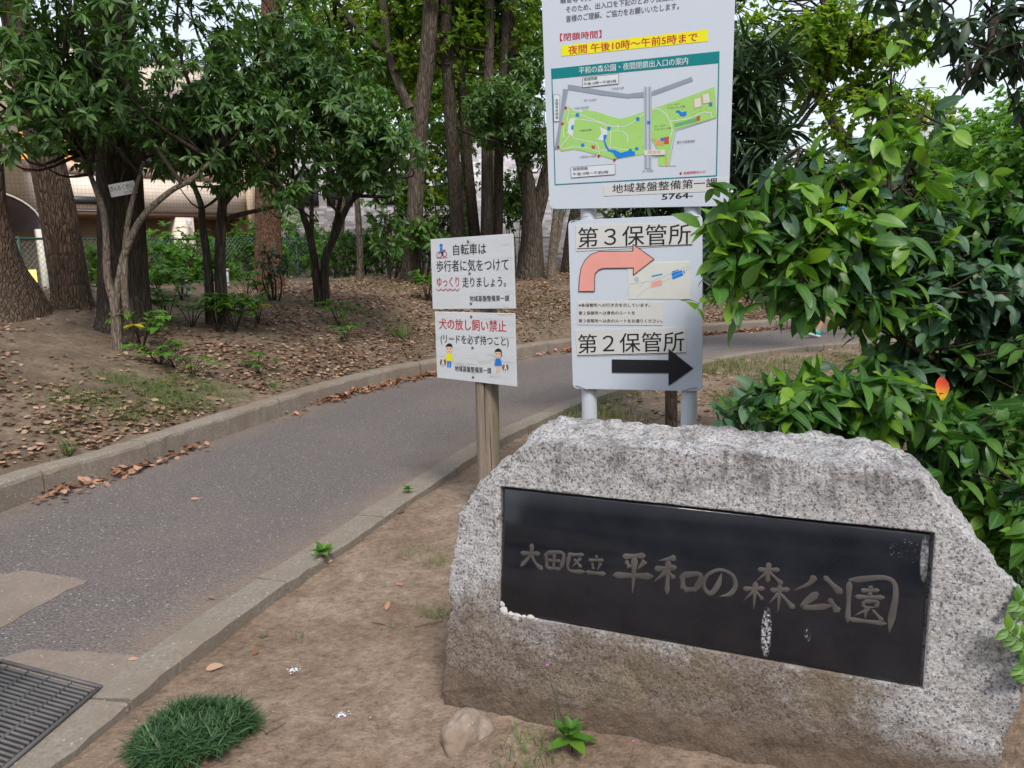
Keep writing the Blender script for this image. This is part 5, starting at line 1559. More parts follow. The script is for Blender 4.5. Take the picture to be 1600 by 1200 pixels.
lobes = [ # tips, leaf mix (new share, blue share), size
    (lobe(1190, 390, 3.05, .19, .20, .13, 34), 0.62, 0.03, .115), (lobe(1275, 365, 3.15, .22, .24, .17, 43), 0.50, 0.09, .12),
    (lobe(1215, 300, 3.15, .17, .18, .06, 18), 0.62, 0.18, .115), (lobe(1335, 400, 3.2, .22, .26, .16, 37), 0.34, 0.18, .12), (lobe(1255, 445, 3.15, .22, .2, .07, 23), 0.42, 0.06, .12),
    (lobe(1385, 470, 3.25, .24, .26, .14, 43), 0.22, 0.39, .11), (lobe(1480, 455, 3.4, .28, .30, .18, 81), 0.00, 0.70, .11), (lobe(1570, 480, 3.5, .26, .30, .26, 73), 0.00, 0.60, .11),
    (lobe(1225, 630, 3.0, .17, .18, .05, 27), 0.52, 0.18, .115), (lobe(1310, 605, 3.05, .22, .22, .08, 51), 0.52, 0.06, .12), (lobe(1390, 620, 3.1, .20, .22, .10, 47), 0.30, 0.09, .12), (lobe(1330, 662, 3.15, .30, .22, .05, 44), 0.22, 0.06, .12),
    (lobe(1480, 670, 3.1, .22, .25, .08, 44), 0.00, 0.15, .12), (lobe(1555, 690, 3.05, .18, .25, .14, 51), 0.00, 0.10, .12), (lobe(1590, 800, 2.75, .10, .15, .12, 39), 0.50, 0.05, .11), (lobe(1525, 550, 3.5, .20, .25, .10, 25), 0.00, 0.40, .11),
    (lobe(1310, 270, 3.3, .24, .25, .10, 13), 0.47, 0.24, .12), (lobe(1390, 190, 3.35, .05, .06, .34, 13), 0.52, 0.18, .105), (lobe(1435, 240, 3.4, .08, .12, .18, 5), 0.10, 0.40, .105), (lobe(1470, 310, 3.5, .18, .2, .07, 10), 0.10, 0.50, .115), (lobe(1575, 350, 3.6, .18, .25, .18, 32), 0.05, 0.40, .115), (lobe(1265, 245, 3.2, .08, .10, .05, 6), 0.62, 0.12, .11),
    (lobe(1430, 380, 3.5, .3, .3, .16, 42), 0.10, 0.45, .115), (lobe(1520, 400, 3.7, .3, .3, .2, 42), 0.05, 0.50, .115), (lobe(1445, 560, 3.45, .28, .25, .14, 35), 0.05, 0.30, .12), (lobe(1570, 610, 3.4, .2, .25, .2, 31), 0.00, 0.30, .12), (lobe(1530, 760, 3.25, .18, .2, .12, 25), 0.10, 0.10, .12), (lobe(1600, 900, 2.9, .1, .15, .15, 21), 0.10, 0.10, .12), (lobe(1590, 560, 3.3, .15, .2, .2, 25), 0.00, 0.50, .11),
    (lobe(1135, 328, 3.0, .08, .12, .035, 11), .65, .05, .11), (lobe(1135, 410, 3.0, .07, .12, .10, 7), .5, .05, .115), (lobe(1165, 350, 3.05, .1, .12, .05, 6), .5, .1, .115), (lobe(1160, 635, 3.0, .10, .12, .045, 11), .3, .3, .11), (lobe(1205, 600, 3.05, .10, .12, .03, 8), .5, .2, .11), (lobe(1250, 660, 3.05, .2, .15, .03, 15), .2, .2, .115),
    (lobe(1240, 275, 3.15, .17, .15, .05, 12), .5, .2, .115), (lobe(1335, 305, 3.25, .2, .2, .07, 16), .35, .3, .115), (lobe(1430, 325, 3.4, .2, .2, .08, 16), .25, .4, .115), (lobe(1520, 300, 3.6, .2, .2, .08, 12), .3, .35, .115), (lobe(1350, 210, 3.3, .2, .2, .05, 6), .35, .3, .115), (lobe(1460, 200, 3.4, .12, .15, .05, 4), .3, .3, .11), (lobe(1500, 730, 3.0, .16, .2, .06, 18), .2, .1, .12), (lobe(1560, 830, 2.85, .12, .15, .06, 14), .35, .05, .115),
]
cand = []
def open_view(T):                      # the shrub has a gap here, below its upper spray
    keep = []
    for p in T:
        v = p - EYE; z_ = v @ FWD; x_ = 800 + FPX * (v @ RT) / z_; y_ = 600 - FPX * (v @ UP) / z_
        keep.append(not (1090 < x_ < 1295 and 468 < y_ < 562))
    return T[np.array(keep)]
for tips, fn, fb, ln in lobes:
    tips = open_view(tips)
    if not len(tips): continue
    c_ = tips.mean(0)
    ax = unit((tips - c_) * 2.0 + np.array([-.08, -.25, .30]) + rng.normal(0, .3, tips.shape))
    O, D, Nn, S = whorls(tips, ax, 7, ln * .82, rng, (.45, 1.75), .50, .15, .42)
    kind = rng.random(len(tips))
    kk = np.where(kind < fn, 1, np.where(kind < fn + fb, 2, 0)).repeat(7)
    kk = np.where((kk == 1) & (rng.random(len(kk)) < .35), 0, kk)
    for q in zip(O, D, Nn, S, kk): cand.append(q)
    tw = Soup()
    tw = limbs(allp, tips, rng, .006, 2, .06)
    if tw.n: tw.build('twigs', M['twig'], shrub)['kind'] = 'stuff'
def scr(p):
    v = p - EYE; z = v @ FWD
    return 800 + FPX * (v @ RT) / z, 600 - FPX * (v @ UP) / z, z
vis = [(k, *scr(c[0])) for k, c in enumerate(cand)]
inview = sorted([v for v in vis if 1060 < v[1] < 1620 and 60 < v[2] < 900], key=lambda v: v[3])
hero = set(v[0] for v in inview[:300])
KM = ['shrub', 'shrub_new', 'shrub_blue']
tmpl = {}
for m_i in range(3):
    for s_i, sh in enumerate((LEAF_HI, LEAF_HI2, LEAF_HI3)):
        me = mesh_of('leaf', sh[0], sh[1], {'rnd': np.full(len(sh[0]), .05 * s_i), 'rib': sh[2]}, True)
        me.materials.append(M[KM[m_i]])
        tmpl[m_i, s_i] = me
rest = {0: [], 1: [], 2: []}
for k, (o_, d_, n_, s_, kd) in enumerate(cand):
    if k in hero:
        d = unit(d_); x = unit(np.cross(d, n_)); z = np.cross(x, d)
        lo = bpy.data.objects.new('leaf', tmpl[int(kd), int(rng.integers(3))])
        COL.objects.link(lo); lo.parent = shrub
        o2 = o_ - sb_
        lo.matrix_basis = Matrix(((x[0] * s_, d[0] * s_, z[0] * s_, o2[0]), (x[1] * s_, d[1] * s_, z[1] * s_, o2[1]), (x[2] * s_, d[2] * s_, z[2] * s_, o2[2]), (0, 0, 0, 1)))
    else:
        rest[int(kd)].append((o_, d_, n_, s_))
for m_i, L in rest.items():
    if L:
        O, D, Nn, S = (np.array(a) for a in zip(*L))
        V, F, A = leaves_mesh(LEAF_HI if m_i else LEAF_HI2, O, D, Nn, S, rng)
        mk('foliage', V, F, M[KM[m_i]], shrub, A, smooth=True)['kind'] = 'stuff'
# the one red and yellow leaf
V, F, A = leaves_mesh(LEAF_HI3, np.array([at(1470, 588, 2.95)]), np.array([[.1, -.1, -1.]]), np.array([[-.25, -1, .1]]), np.array([.098]), rng)
A['along'] = LEAF_HI3[0][:, 1]; al = mk('leaf', V, F, M['autumn'], shrub, A, smooth=True); al['label'] = 'single red and yellow autumn leaf'
# scrap of blue tape tied on a twig
c_ = at(1320, 327, 3.05)
s = Soup()
for k, (dx, dz, a_) in enumerate(((-.010, .004, .3), (.008, -.006, -.5))):
    V = np.array([[-.011, 0, -.006], [.011, .004, -.005], [.010, .002, .006], [-.010, -.003, .005]])
    ca, sa = math.cos(a_), math.sin(a_)
    V = np.stack([V[:, 0] * ca - V[:, 2] * sa, V[:, 1], V[:, 0] * sa + V[:, 2] * ca], -1) + np.array([dx, 0, dz])
    s.add(np.vstack([V, V + np.array([0, .002, 0])]), np.array([[0, 1, 2, 3], [7, 6, 5, 4], [0, 4, 5, 1], [1, 5, 6, 2], [2, 6, 7, 3], [3, 7, 4, 0]]))
tag(s.build('tape_scrap', M['blue_tape'], None, origin=None) if False else mk('tape_scrap', np.concatenate(s.V) + c_, np.concatenate(s.F[4]), M['blue_tape'], None, origin=c_), 'tiny scrap of bright blue tape caught in the broad leaved shrub', 'tape')

bush('broadleaf_bush', 'second broad leaved bush at the right edge behind the big glossy shrub', (3.05, 4.1, -.05), (3.05, 4.1, 1.0), (.75, .6, .85), 200, 8, .11, 'shrub', 78, LEAF_HI2, thr=-.35, droop=.5)

# --- dark overhanging tree, upper right, and the yellow green tree behind
b = np.array([4.6, 4.6, 0.0])
tree('overhanging_tree', 'tree on the right edge hanging dark leaves into the sky', 'tree',
     [([b, b + np.array([0, 0, 1.6]), b + np.array([-.1, -.1, 3.0]), b + np.array([-.3, -.2, 4.6])], [.16, .13, .11, .07]),
      ([b + np.array([-.05, -.05, 2.3]), at(1620, 20, 3.9), at(1540, 90, 3.7), at(1480, 160, 3.6)], [.04, .025, .012, .004]),
      ([b + np.array([-.1, -.1, 2.9]), at(1600, -60, 3.9), at(1500, -10, 3.7), at(1400, 20, 3.5)], [.04, .025, .012, .004])],
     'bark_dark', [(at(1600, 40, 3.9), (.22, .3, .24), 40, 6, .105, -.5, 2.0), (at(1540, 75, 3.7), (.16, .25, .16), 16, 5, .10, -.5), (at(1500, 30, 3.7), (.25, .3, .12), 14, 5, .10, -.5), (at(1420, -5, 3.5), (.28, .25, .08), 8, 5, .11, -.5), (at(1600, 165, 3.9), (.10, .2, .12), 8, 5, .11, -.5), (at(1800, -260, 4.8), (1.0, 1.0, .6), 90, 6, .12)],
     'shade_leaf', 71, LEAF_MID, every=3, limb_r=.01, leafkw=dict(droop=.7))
b = np.array([*at(1445, 430, 9.5)[:2], -.03])
tree('yellow_green_tree', 'thin branched tree with small yellow green leaves right of the map board', 'tree',
     [([b, at(1410, 330, 9.5), at(1320, 220, 9.5), at(1275, 120, 9.6), at(1285, 30, 9.6), at(1300, -80, 9.6)], [.09, .075, .065, .05, .036, .02]),
      ([at(1250, 180, 9.5), at(1290, 110, 9.4), at(1335, 65, 9.3), at(1390, 40, 9.2), at(1450, 30, 9.2)], [.035, .028, .02, .014, .006]),
      ([at(1246, 200, 9.5), at(1290, 150, 9.5), at(1350, 140, 9.5), at(1420, 150, 9.4)], [.03, .022, .015, .006])],
     'bark_mid', [(at(1250, 70, 9.6), (.85, .8, .7), 460, 7, .085, -.04, 1.8), (at(1360, 60, 9.4), (.85, .8, .6), 400, 7, .08, -.04, 1.8), (at(1370, 175, 9.4), (.8, .7, .45), 330, 7, .08, -.04, 1.8), (at(1190, 20, 9.6), (.5, .5, .5), 90, 7, .075, -.02)],
     'olive', 72, LEAF_FAT, every=5, limb_r=.016)
for k, (px_, py_, Y, rx, ry, rz, n, mt, lb_) in enumerate([
        (1560, 275, 19, 2.2, 1.6, 1.85, 952, 'bright', 'bright green rounded tree beyond the broad leaved shrub'),
        (1330, 300, 20, 2.1, 1.6, 1.15, 816, 'greyleaf', 'grey green tree low behind the tall shrub shoot'),
        (1450, 330, 15, 1.6, 1.3, .85, 714, 'midgreen', 'low green tree between the shrub and the bright tree'),
        (1180, 330, 21, 2.2, 1.6, 1.3, 612, 'midgreen', 'green tree hidden behind the strap leaved evergreen'),
        (1640, 300, 13, 1.3, 1.3, 1.3, 510, 'midgreen', 'green tree at the right edge behind the shrub'),
        (1455, 285, 23, 2.0, 1.5, 1.3, 620, 'greyleaf', 'hazy grey green tree below the far apartment block'),
        (1600, 215, 24, 2.3, 1.6, 1.6, 700, 'bright', 'tall light green tree at the right edge beyond the rounded tree'),
        (1060, 120, 24, 3.2, 2.0, 2.6, 714, 'maple', 'tall tree behind the map board')]):
    c_ = at(px_, py_, Y); g_ = c_.copy(); g_[2] = -.05
    tree('background_tree', lb_, 'tree', [([g_, (g_ + c_) / 2 + np.array([.1, 0, 0]), c_ + np.array([0, 0, rz * .5])], [.14, .10, .04])], 'bark_mid',
         [(c_, (rx, ry, rz), n, 9, .16, -.22, 1.1), (np.array([c_[0], c_[1], (c_[2] + g_[2]) / 2]), (rx * .8, ry * .8, max(.3, (c_[2] - g_[2]) * .4)), n // 2, 8, .17, -.3, 1.1)], mt, 170 + k, LEAF_FAT, every=14, limb_r=.04, group='trees beyond the lawn')

# ------------------------------------------------------------------ chain link fence behind the bank
FL = np.array([at(-220, 380, 9.6)[:2], at(20, 380, 11.2)[:2], at(300, 380, 14.4)[:2], at(640, 380, 19.0)[:2], at(860, 380, 22.5)[:2]])
fence = thing('chain_link_fence', 'low green chain link fence with steel rail along the back of the bank', 'fence', (*FL[2], .4))
fs = arclen(FL)
def fpt(t): return np.array([np.interp(t, fs, FL[:, 0]), np.interp(t, fs, FL[:, 1])])
ZT, ZB = 1.80, .35
t = 0.0
while t < fs[-1]:
    p = fpt(t)
    V, F = tube([(*p, ZB - .2), (*p, ZT + .03)], [.026, .026], 3, 8); mk('fence_post', V, F, M['fence'], fence)
    t += 1.9
for z_ in (ZT, ZB + .05):
    V, F = tube([(*p, z_) for p in FL], [.02] * len(FL), 40, 6); mk('rail', V, F, M['fence'], fence)
s = Soup(); hh = ZT - ZB
for sg in (1, -1):
    for t in np.arange(-hh, fs[-1] + hh, .085):
        a_, b_ = (t, ZB), (t + sg * hh, ZT)
        if min(a_[0], b_[0]) < 0 or max(a_[0], b_[0]) > fs[-1]: continue
        p, q = fpt(a_[0]), fpt(b_[0])
        V, F = tube([(*p, a_[1]), (*q, b_[1])], [.0030, .0030], 2, 3, cap=False); s.add(V, F)
s.build('wire_netting', M['net'], fence)['kind'] = 'stuff'

# ------------------------------------------------------------------ buildings
def tile_mat(name, c, grout, sx, sz, vary=.12, bw=.5, off=.0):
    m, n, l, b = newmat(name)
    tc = n.new('ShaderNodeTexCoord'); sep = n.new('ShaderNodeSeparateXYZ'); l.new(tc.outputs['Object'], sep.inputs[0])
    cmb = n.new('ShaderNodeCombineXYZ')
    l.new(mth(n, l, 'ADD', sep.outputs['X'], sep.outputs['Y']), cmb.inputs[0]); l.new(sep.outputs['Z'], cmb.inputs[1])
    br = N(n, 'TexBrick', Scale=1.0); br.offset = off
    br.inputs['Color1'].default_value = (*[x * (1 - vary) for x in c], 1); br.inputs['Color2'].default_value = (*[min(1, x * (1 + vary)) for x in c], 1)
    br.inputs['Mortar'].default_value = (*grout, 1); br.inputs['Mortar Size'].default_value = .006
    br.inputs['Brick Width'].default_value = sx; br.inputs['Row Height'].default_value = sz; br.inputs['Bias'].default_value = -.1
    l.new(cmb.outputs[0], br.inputs['Vector'])
    l.new(br.outputs['Color'], b.inputs['Base Color']); b.inputs['Roughness'].default_value = .5
    bump(n, l, br.outputs['Fac'], b, .3, -.005)
    return m
M['tile_beige'] = tile_mat('beige_tile', (.78, .65, .55), (.50, .41, .35), .10, .10, .04)
M['tile_pink'] = tile_mat('pink_tile', (.66, .44, .38), (.46, .33, .29), .10, .10, .05)
M['tile_orange'] = tile_mat('orange_tile', (.74, .57, .40), (.52, .41, .30), .10, .10, .06)
M['brick_grey'] = tile_mat('grey_brick', (.46, .43, .46), (.36, .34, .36), .26, .10, .42, off=.5)
M['soffit'] = plain('brown_soffit', (.16, .09, .055), .7)
M['frame_dk'] = plain('dark_frame', (.03, .03, .032), .5)
M['glass'] = plain('window_glass', (.035, .05, .055), .06, .8)
M['lit'] = plain('lit_room', (.5, .25, .08), .7, .3, emit=(1.0, .45, .10), estr=.55)
M['lamp'] = plain('lamp_glow', (.9, .7, .3), .5, .3, emit=(1.0, .50, .08), estr=1.6)
M['cream'] = plain('cream_paint', (.58, .55, .47), .6)
M['awning'] = plain('purple_grey_awning', (.20, .17, .21), .5)
M['bldg_white'] = plain('pale_wall', (.62, .60, .60), .7)

A0 = np.array([-13.4, 18.0]); TD_ = unit(np.array([.63, .777])); ND_ = np.array([TD_[1], -TD_[0]])
rotA = math.atan2(TD_[1], TD_[0])
bA = thing('tiled_building', 'beige tiled building with pink band and lit balcony behind the fence', 'building', (*A0, 0), rotA)
# local frame: x along the facade, -y towards the path
def pa(name, mat, *b, parent=bA): return mk(name, boxv(*b), BOXF, M[mat], parent, local=True)
pa('wall', 'tile_beige', 2.05, 9.6, .25, .55, 2.78, 3.70)
pa('band', 'tile_pink', 2.05, 9.6, .22, .58, 3.70, 3.98)
rl = pa('balcony_rail', 'frame_dk', 2.0, 9.6, .30, .34, 4.16, 4.20)
for k in range(9): pa('rail_post', 'frame_dk', 2.2 + k * .9, 2.23 + k * .9, .30, .33, 3.98, 4.16, parent=bA)
pa('soffit', 'soffit', .0, 9.6, .3, 3.0, 2.62, 2.76)
pa('rear_wall', 'tile_orange', .0, 9.6, 2.4, 2.7, 0, 2.62)
pa('room_wall', 'soffit', 0, 9.6, 1.7, 1.9, 3.98, 5.4)
for x0, x1, mt in ((2.6, 4.1, 'lit'), (5.2, 6.6, 'glass'), (7.4, 8.8, 'glass'), (.3, 1.4, 'lit')):
    w_ = pa('window', 'frame_dk', x0 - .06, x1 + .06, 1.64, 1.70, 3.98, 5.25)
    pa('pane', mt, x0, x1, 1.60, 1.64, 4.02, 5.2, parent=w_)
    pa('mullion', 'frame_dk', (x0 + x1) / 2 - .03, (x0 + x1) / 2 + .03, 1.57, 1.60, 4.02, 5.2, parent=w_)
pa('upper_wall', 'tile_beige', 0, 9.6, .25, .60, 5.4, 6.9)
pa('roof', 'bldg_white', -.1, 9.7, .2, 8, 6.9, 7.05)
pa('side_wall', 'tile_beige', 9.4, 9.6, .6, 8, 0, 6.9)
pa('side_column', 'tile_orange', 8.5, 8.75, .10, .24, 2.2, 4.6)
pa('column', 'tile_beige', 6.2, 6.75, .3, .85, 0, 2.62)
pa('column', 'tile_beige', 9.0, 9.6, .3, .85, 0, 2.62)
pa('entrance_block', 'tile_orange', -1.8, 2.0, -.6, 1.6, 3.05, 6.9)
pa('entrance_wall', 'dark', -1.8, 2.0, 1.3, 1.6, 0, 3.05)
pa('letter_slot', 'frame_dk', 3.0, 4.6, .20, .24, 2.92, 3.12)
# barrel canopy over the entrance
s = Soup()
for k in range(9):
    for j in range(14):
        a0, a1 = math.pi * j / 14, math.pi * (j + 1) / 14
        x = -2.6 + k * .42
        q = [[x, -1.5 + 0 * k, 0]] 
ny, na = 10, 16
ys_ = np.linspace(-3.0, .0, ny); an = np.linspace(0, math.pi, na)
Va = np.array([[.25 - 1.15 * math.cos(a), y, 2.15 + .78 * math.sin(a) + .0 * y] for y in ys_ for a in an])
i = np.arange(ny * na).reshape(ny, na)
Fa = np.stack([i[:-1, :-1], i[:-1, 1:], i[1:, 1:], i[1:, :-1]], -1).reshape(-1, 4)
Vi = Va * np.array([1, 1, 1]) - np.array([0, 0, .03])
aw = mk('canopy', np.vstack([Va, Vi]), np.vstack([Fa, Fa[:, ::-1] + len(Va)]), M['awning'], bA, smooth=True, local=True)
for y in ys_:
    P_ = [(.25 - 1.17 * math.cos(a), y, 2.15 + .80 * math.sin(a)) for a in np.linspace(0, math.pi, 9)]
    V, F = tube(P_, [.022] * 9, 20, 6); mk('canopy_rib', V, F, M['cream' if y < -2.9 else 'awning'], aw, local=True)
for x_ in (-.85, 1.35):
    for y_ in (-2.9, -.9):
        pa('porch_column', 'cream', x_ - .07, x_ + .07, y_ - .07, y_ + .07, 0, 2.15)
lm_ = pa('porch_lamp', 'lamp', 1.75, 1.90, -.9, -.75, .95, 1.25)
V, F = tube([(0, 0, 0), (0, 0, .16)], [.07, .07], 3, 10); 
cm = mk('wall_lamp', V + np.array([6.5, .12, 2.4]), F, M['bldg_white'], bA, local=True)
bB = thing('brick_building', 'grey mottled brick building behind the shrubs and trunk cluster', 'building', at(640, 400, 31) * np.array([1, 1, 0]), R(6))
def pb(name, mat, *b, parent=bB): return mk(name, boxv(*b), BOXF, M[mat], parent, local=True)
pb('wall', 'brick_grey', -6.2, 9.0, 0, 6, 0, 6.0)
pb('roof', 'frame_dk', -6.4, 9.2, -.2, 6.2, 6.0, 6.15)
for k, x_ in enumerate((-5.2, -3.9, -2.6, -.4, 1.6)):
    w_ = pb('window', 'frame_dk', x_ - .5, x_ + .5, -.06, -.002, 3.3, 4.5)
    pb('pane', 'glass', x_ - .44, x_ - .03, -.09, -.06, 3.36, 4.44, parent=w_)
    pb('pane', 'glass', x_ + .03, x_ + .44, -.09, -.06, 3.36, 4.44, parent=w_)
pb('canopy_slab', 'frame_dk', -3.0, .8, -.7, -.003, 2.0, 2.18)
pb('door', 'frame_dk', -.3, .6, -.05, -.002, 0, 2.0)
pb('white_pillar', 'bldg_white', 4.6, 4.9, -.4, -.1, 0, 4.2)
bC = thing('apartment_block', 'far pale apartment block top showing above the trees', 'building', (*at(1505, 180, 130)[:2], 0))
zt = at(1475, 163, 130)[2]
def pcx(name, mat, *b, parent=bC): return mk(name, boxv(*b), BOXF, M[mat], parent, local=True)
pcx('wall', 'bldg_white', -4.4, -.9, 0, 6, 0, zt)
for k in range(6):
    f_ = pcx('balcony', 'bldg_white', -4.7, -.9, -1.2, -.003, zt - 2.6 - k * 2.6, zt - 1.8 - k * 2.6)
    pcx('window_band', 'glass', -4.1, -1.2, -.05, -.002, zt - 1.7 - k * 2.6, zt - .5 - k * 2.6)
# boundary wall stakes near the fence
for k, (px_, py_, h_, lb_) in enumerate([(293, 462, .30, 'white stake left of the twin osmanthus stems'), (357, 446, .30, 'white stake right of the twin osmanthus stems')]):
    p = B(px_, py_)
    V, F = tube([p, p + np.array([0, 0, h_])], [.02, .019], 4, 8)
    st = thing('marker_stake', lb_, 'stake', p, 0, 'white stakes on the bank')
    mk('shaft', V, F, M['white_post'], st)
    mk('tip', V * 1 + np.array([0, 0, h_]) if False else boxv(p[0] - .03, p[0] + .03, p[1] - .03, p[1] + .03, p[2] + h_, p[2] + h_ + .03), BOXF, M['ink_orange'] if k == 0 else M['white_post'], st)

bD = thing('street_building', 'long grey building across the street, mirrored in the black plaque', 'building', (0, -17, 0))
def pd_(name, mat, *b, parent=bD): return mk(name, boxv(*b), BOXF, M[mat], parent, local=True)
M['grey_wall'] = plain('grey_render', (.20, .20, .22), .8)
pd_('wall', 'grey_wall', -30, 34, -8, 0, 0, 9.5)
for r_ in range(3):
    pd_('ledge', 'bldg_white', -30, 34, .002, .5, 2.7 + 3 * r_, 3.0 + 3 * r_)
    for k in range(14):
        w_ = pd_('window', 'frame_dk', -28 + k * 4.4, -25.4 + k * 4.4, .002, .08, .9 + 3 * r_, 2.4 + 3 * r_)
        pd_('pane', 'glass', -27.9 + k * 4.4, -25.5 + k * 4.4, .08, .1, 1.0 + 3 * r_, 2.3 + 3 * r_, parent=w_)
pd_('roof', 'frame_dk', -30.3, 34.3, -8.2, .6, 9.5, 9.7)

# ------------------------------------------------------------------ leaf litter
rng = np.random.default_rng(5)
def far_frame(sv):
    S_ = arclen(FAR)
    C_ = np.stack([np.interp(sv, S_, FAR[:, 0]), np.interp(sv, S_, FAR[:, 1])], -1)
    C2 = np.stack([np.interp(sv + .05, S_, FAR[:, 0]), np.interp(sv + .05, S_, FAR[:, 1])], -1)
    T = unit(C2 - C_)
    return C_, np.stack([-T[:, 1], T[:, 0]], -1)
S_ = arclen(FAR)
s0 = S_[np.argmin(np.hypot(*(FAR - np.array([-3.15, 4.0])).T))]; s1 = S_[np.argmin(np.hypot(*(FAR - np.array([8, 14.1])).T))]
n = 64000
sv = rng.uniform(s0 - 1, s1, n); dv = .2 + 7.2 * rng.random(n) ** 1.15
C_, Nf = far_frame(sv)
P_ = C_ + Nf * dv[:, None]
dens = np.array([mnoise.noise(Vector((x * .8, y * .8, 4.))) + .5 * mnoise.noise(Vector((x * 2.6, y * 2.6, 8.))) for x, y in P_])
lft = 1 - sstep(P_[:, 0], -4.0, -2.4)                        # the near left slope is barer
keep = dens > rng.normal(-.22, .22, n) + .40 * lft
P_ = P_[keep]; dv = dv[keep]
z = bank_z(dv, P_[:, 0], P_[:, 1])
n = len(P_)
O = np.c_[P_, z + .004 + rng.random(n) * .02]
a = rng.uniform(0, 6.28, n)
D = np.c_[np.cos(a), np.sin(a), rng.normal(0, .22, n)]
V, F, A = leaves_mesh(CURL, O, D, np.c_[rng.normal(0, .3, n), rng.normal(0, .3, n), np.ones(n)], rng.uniform(.028, .070, n), rng)
tag(mk('leaf_litter', V, F, M['litter'], None, A), 'brown fallen leaves scattered thickly over the bank', 'leaves', kind='stuff')
# drift of leaves against the raised kerb
n = 4200
sv = rng.uniform(s0 - .5, s1, n)
cl = np.array([mnoise.noise(Vector((t_ * .55, 1.3, 0))) + .6 * mnoise.noise(Vector((t_ * 1.9, 4.3, 0))) for t_ in sv])
keep = cl > rng.normal(.02, .2, n)
sv = sv[keep]; n = len(sv)
dv = -.012 - np.abs(rng.normal(0, .075, n))
C_, Nf = far_frame(sv); P_ = C_ + Nf * dv[:, None]
a = rng.uniform(0, 6.28, n)
V, F, A = leaves_mesh(CURL, np.c_[P_, .012 + rng.random(n) * .028], np.c_[np.cos(a), np.sin(a), rng.normal(0, .3, n)], np.c_[rng.normal(0, .4, n), rng.normal(0, .4, n), np.ones(n)], rng.uniform(.036, .078, n), rng)
tag(mk('leaf_drift', V, F, M['litter_or'], None, A), 'orange brown leaves drifted along the foot of the raised kerb', 'leaves', kind='stuff')
# litter and grass on the verge beyond the boards
n = 5200
P_ = np.c_[rng.uniform(.3, 9, n), rng.uniform(4.2, 11.6, n)]
dn = sdist(P_, NEAR)
keep = (dn < -.25) & (np.array([mnoise.noise(Vector((x * 1.1, y * 1.1, 6.))) for x, y in P_]) > rng.normal(.0, .2, n))
P_ = P_[keep]; dn = dn[keep]; n = len(P_)
z = np.array([ground_z(x, y, -d) for (x, y), d in zip(P_, dn)])
a = rng.uniform(0, 6.28, n)
V, F, A = leaves_mesh(CURL, np.c_[P_, z + .008], np.c_[np.cos(a), np.sin(a), rng.normal(0, .2, n)], np.c_[rng.normal(0, .3, n), rng.normal(0, .3, n), np.ones(n)], rng.uniform(.045, .085, n), rng)
tag(mk('leaf_litter', V, F, M['litter'], None, A), 'fallen leaves among the grass behind the name stone', 'leaves', kind='stuff')

def grass_patch(name, label, P_, z, per, hgt, mat, seed, spread=.03):
    rng = np.random.default_rng(seed)
    n = len(P_)
    O = np.c_[P_, z][:, None] + np.concatenate([rng.normal(0, spread, (n, per, 2)), np.zeros((n, per, 1))], -1)
    O = O.reshape(-1, 3)
    m = len(O)
    a = rng.uniform(0, 6.28, m); l_ = rng.uniform(.15, .9, m)
    D = np.c_[np.cos(a) * l_, np.sin(a) * l_, np.ones(m)]
    V, F, A = leaves_mesh(GRASS, O, D, np.c_[-np.cos(a), -np.sin(a), np.full(m, .4)], hgt * rng.uniform(.5, 1.3, m), rng)
    return tag(mk(name, V, F, M[mat], None, A), label, 'grass', kind='stuff')
n = 11000
P_ = np.c_[rng.uniform(.2, 8, n), rng.uniform(4.6, 11.5, n)]
dn = sdist(P_, NEAR)
keep = (dn < -.22) & (np.array([mnoise.noise(Vector((x * .9, y * .9, 2.))) + .4 * mnoise.noise(Vector((x * 3, y * 3, 3.))) for x, y in P_]) > rng.normal(-.12, .15, n))
P_ = P_[keep]; dn = dn[keep]
grass_patch('grass', 'thin yellow green grass on the verge behind the boards', P_, np.array([ground_z(x, y, -d) for (x, y), d in zip(P_, dn)]), 7, .11, 'grass', 3, .035)
# weedy patches on the bank near the kerb
def bank_patch(label, spots, seed, hgt, per, mat, n=60, r=.25):
    rng = np.random.default_rng(seed); PP, zz_ = [], []
    for px_, py_ in spots:
        c = base(px_, py_)
        for q in rng.normal(0, r, (n, 2)) * np.array([1.6, .8]) + c[:2]:
            d_ = sd1(q[0], q[1], FAR)
            if d_ > .22:
                PP.append(q); zz_.append(land(*q))
    return grass_patch('weeds', label, np.array(PP), np.array(zz_), per, hgt, mat, seed, .02)
bank_patch('low green weeds along the top of the raised kerb', [(200, 645), (160, 640), (250, 622), (300, 612), (330, 608), (270, 635), (215, 600)], 6, .06, 8, 'grassgreen', 130, .17)
bank_patch('sparse grass on the far part of the bank', [(560, 440), (620, 450), (700, 460), (820, 470), (850, 500), (870, 470), (600, 500), (640, 520), (110, 470), (140, 480), (300, 480), (350, 470)], 7, .10, 5, 'grass', 60, .3)
def tuft(label, px, py, hgt, n, seed, mat='grassgreen', lean=.6, cat='grass tuft', p=None, r=.02):
    rng = np.random.default_rng(seed)
    p = base(px, py) if p is None else p
    root = thing('grass_tuft', label, cat, p, 0, 'small grass tufts')
    O = p + np.c_[rng.normal(0, r, (n, 2)), np.full(n, -.003)]
    a = rng.uniform(0, 6.28, n); l_ = rng.uniform(.1, lean * 1.6, n)
    V, F, A = leaves_mesh(GRASS, O, np.c_[np.cos(a) * l_, np.sin(a) * l_, np.ones(n)], np.c_[-np.cos(a), -np.sin(a), np.full(n, .4)], hgt * rng.uniform(.5, 1.2, n), rng)
    mk('blades', V, F, M[mat], root, A)
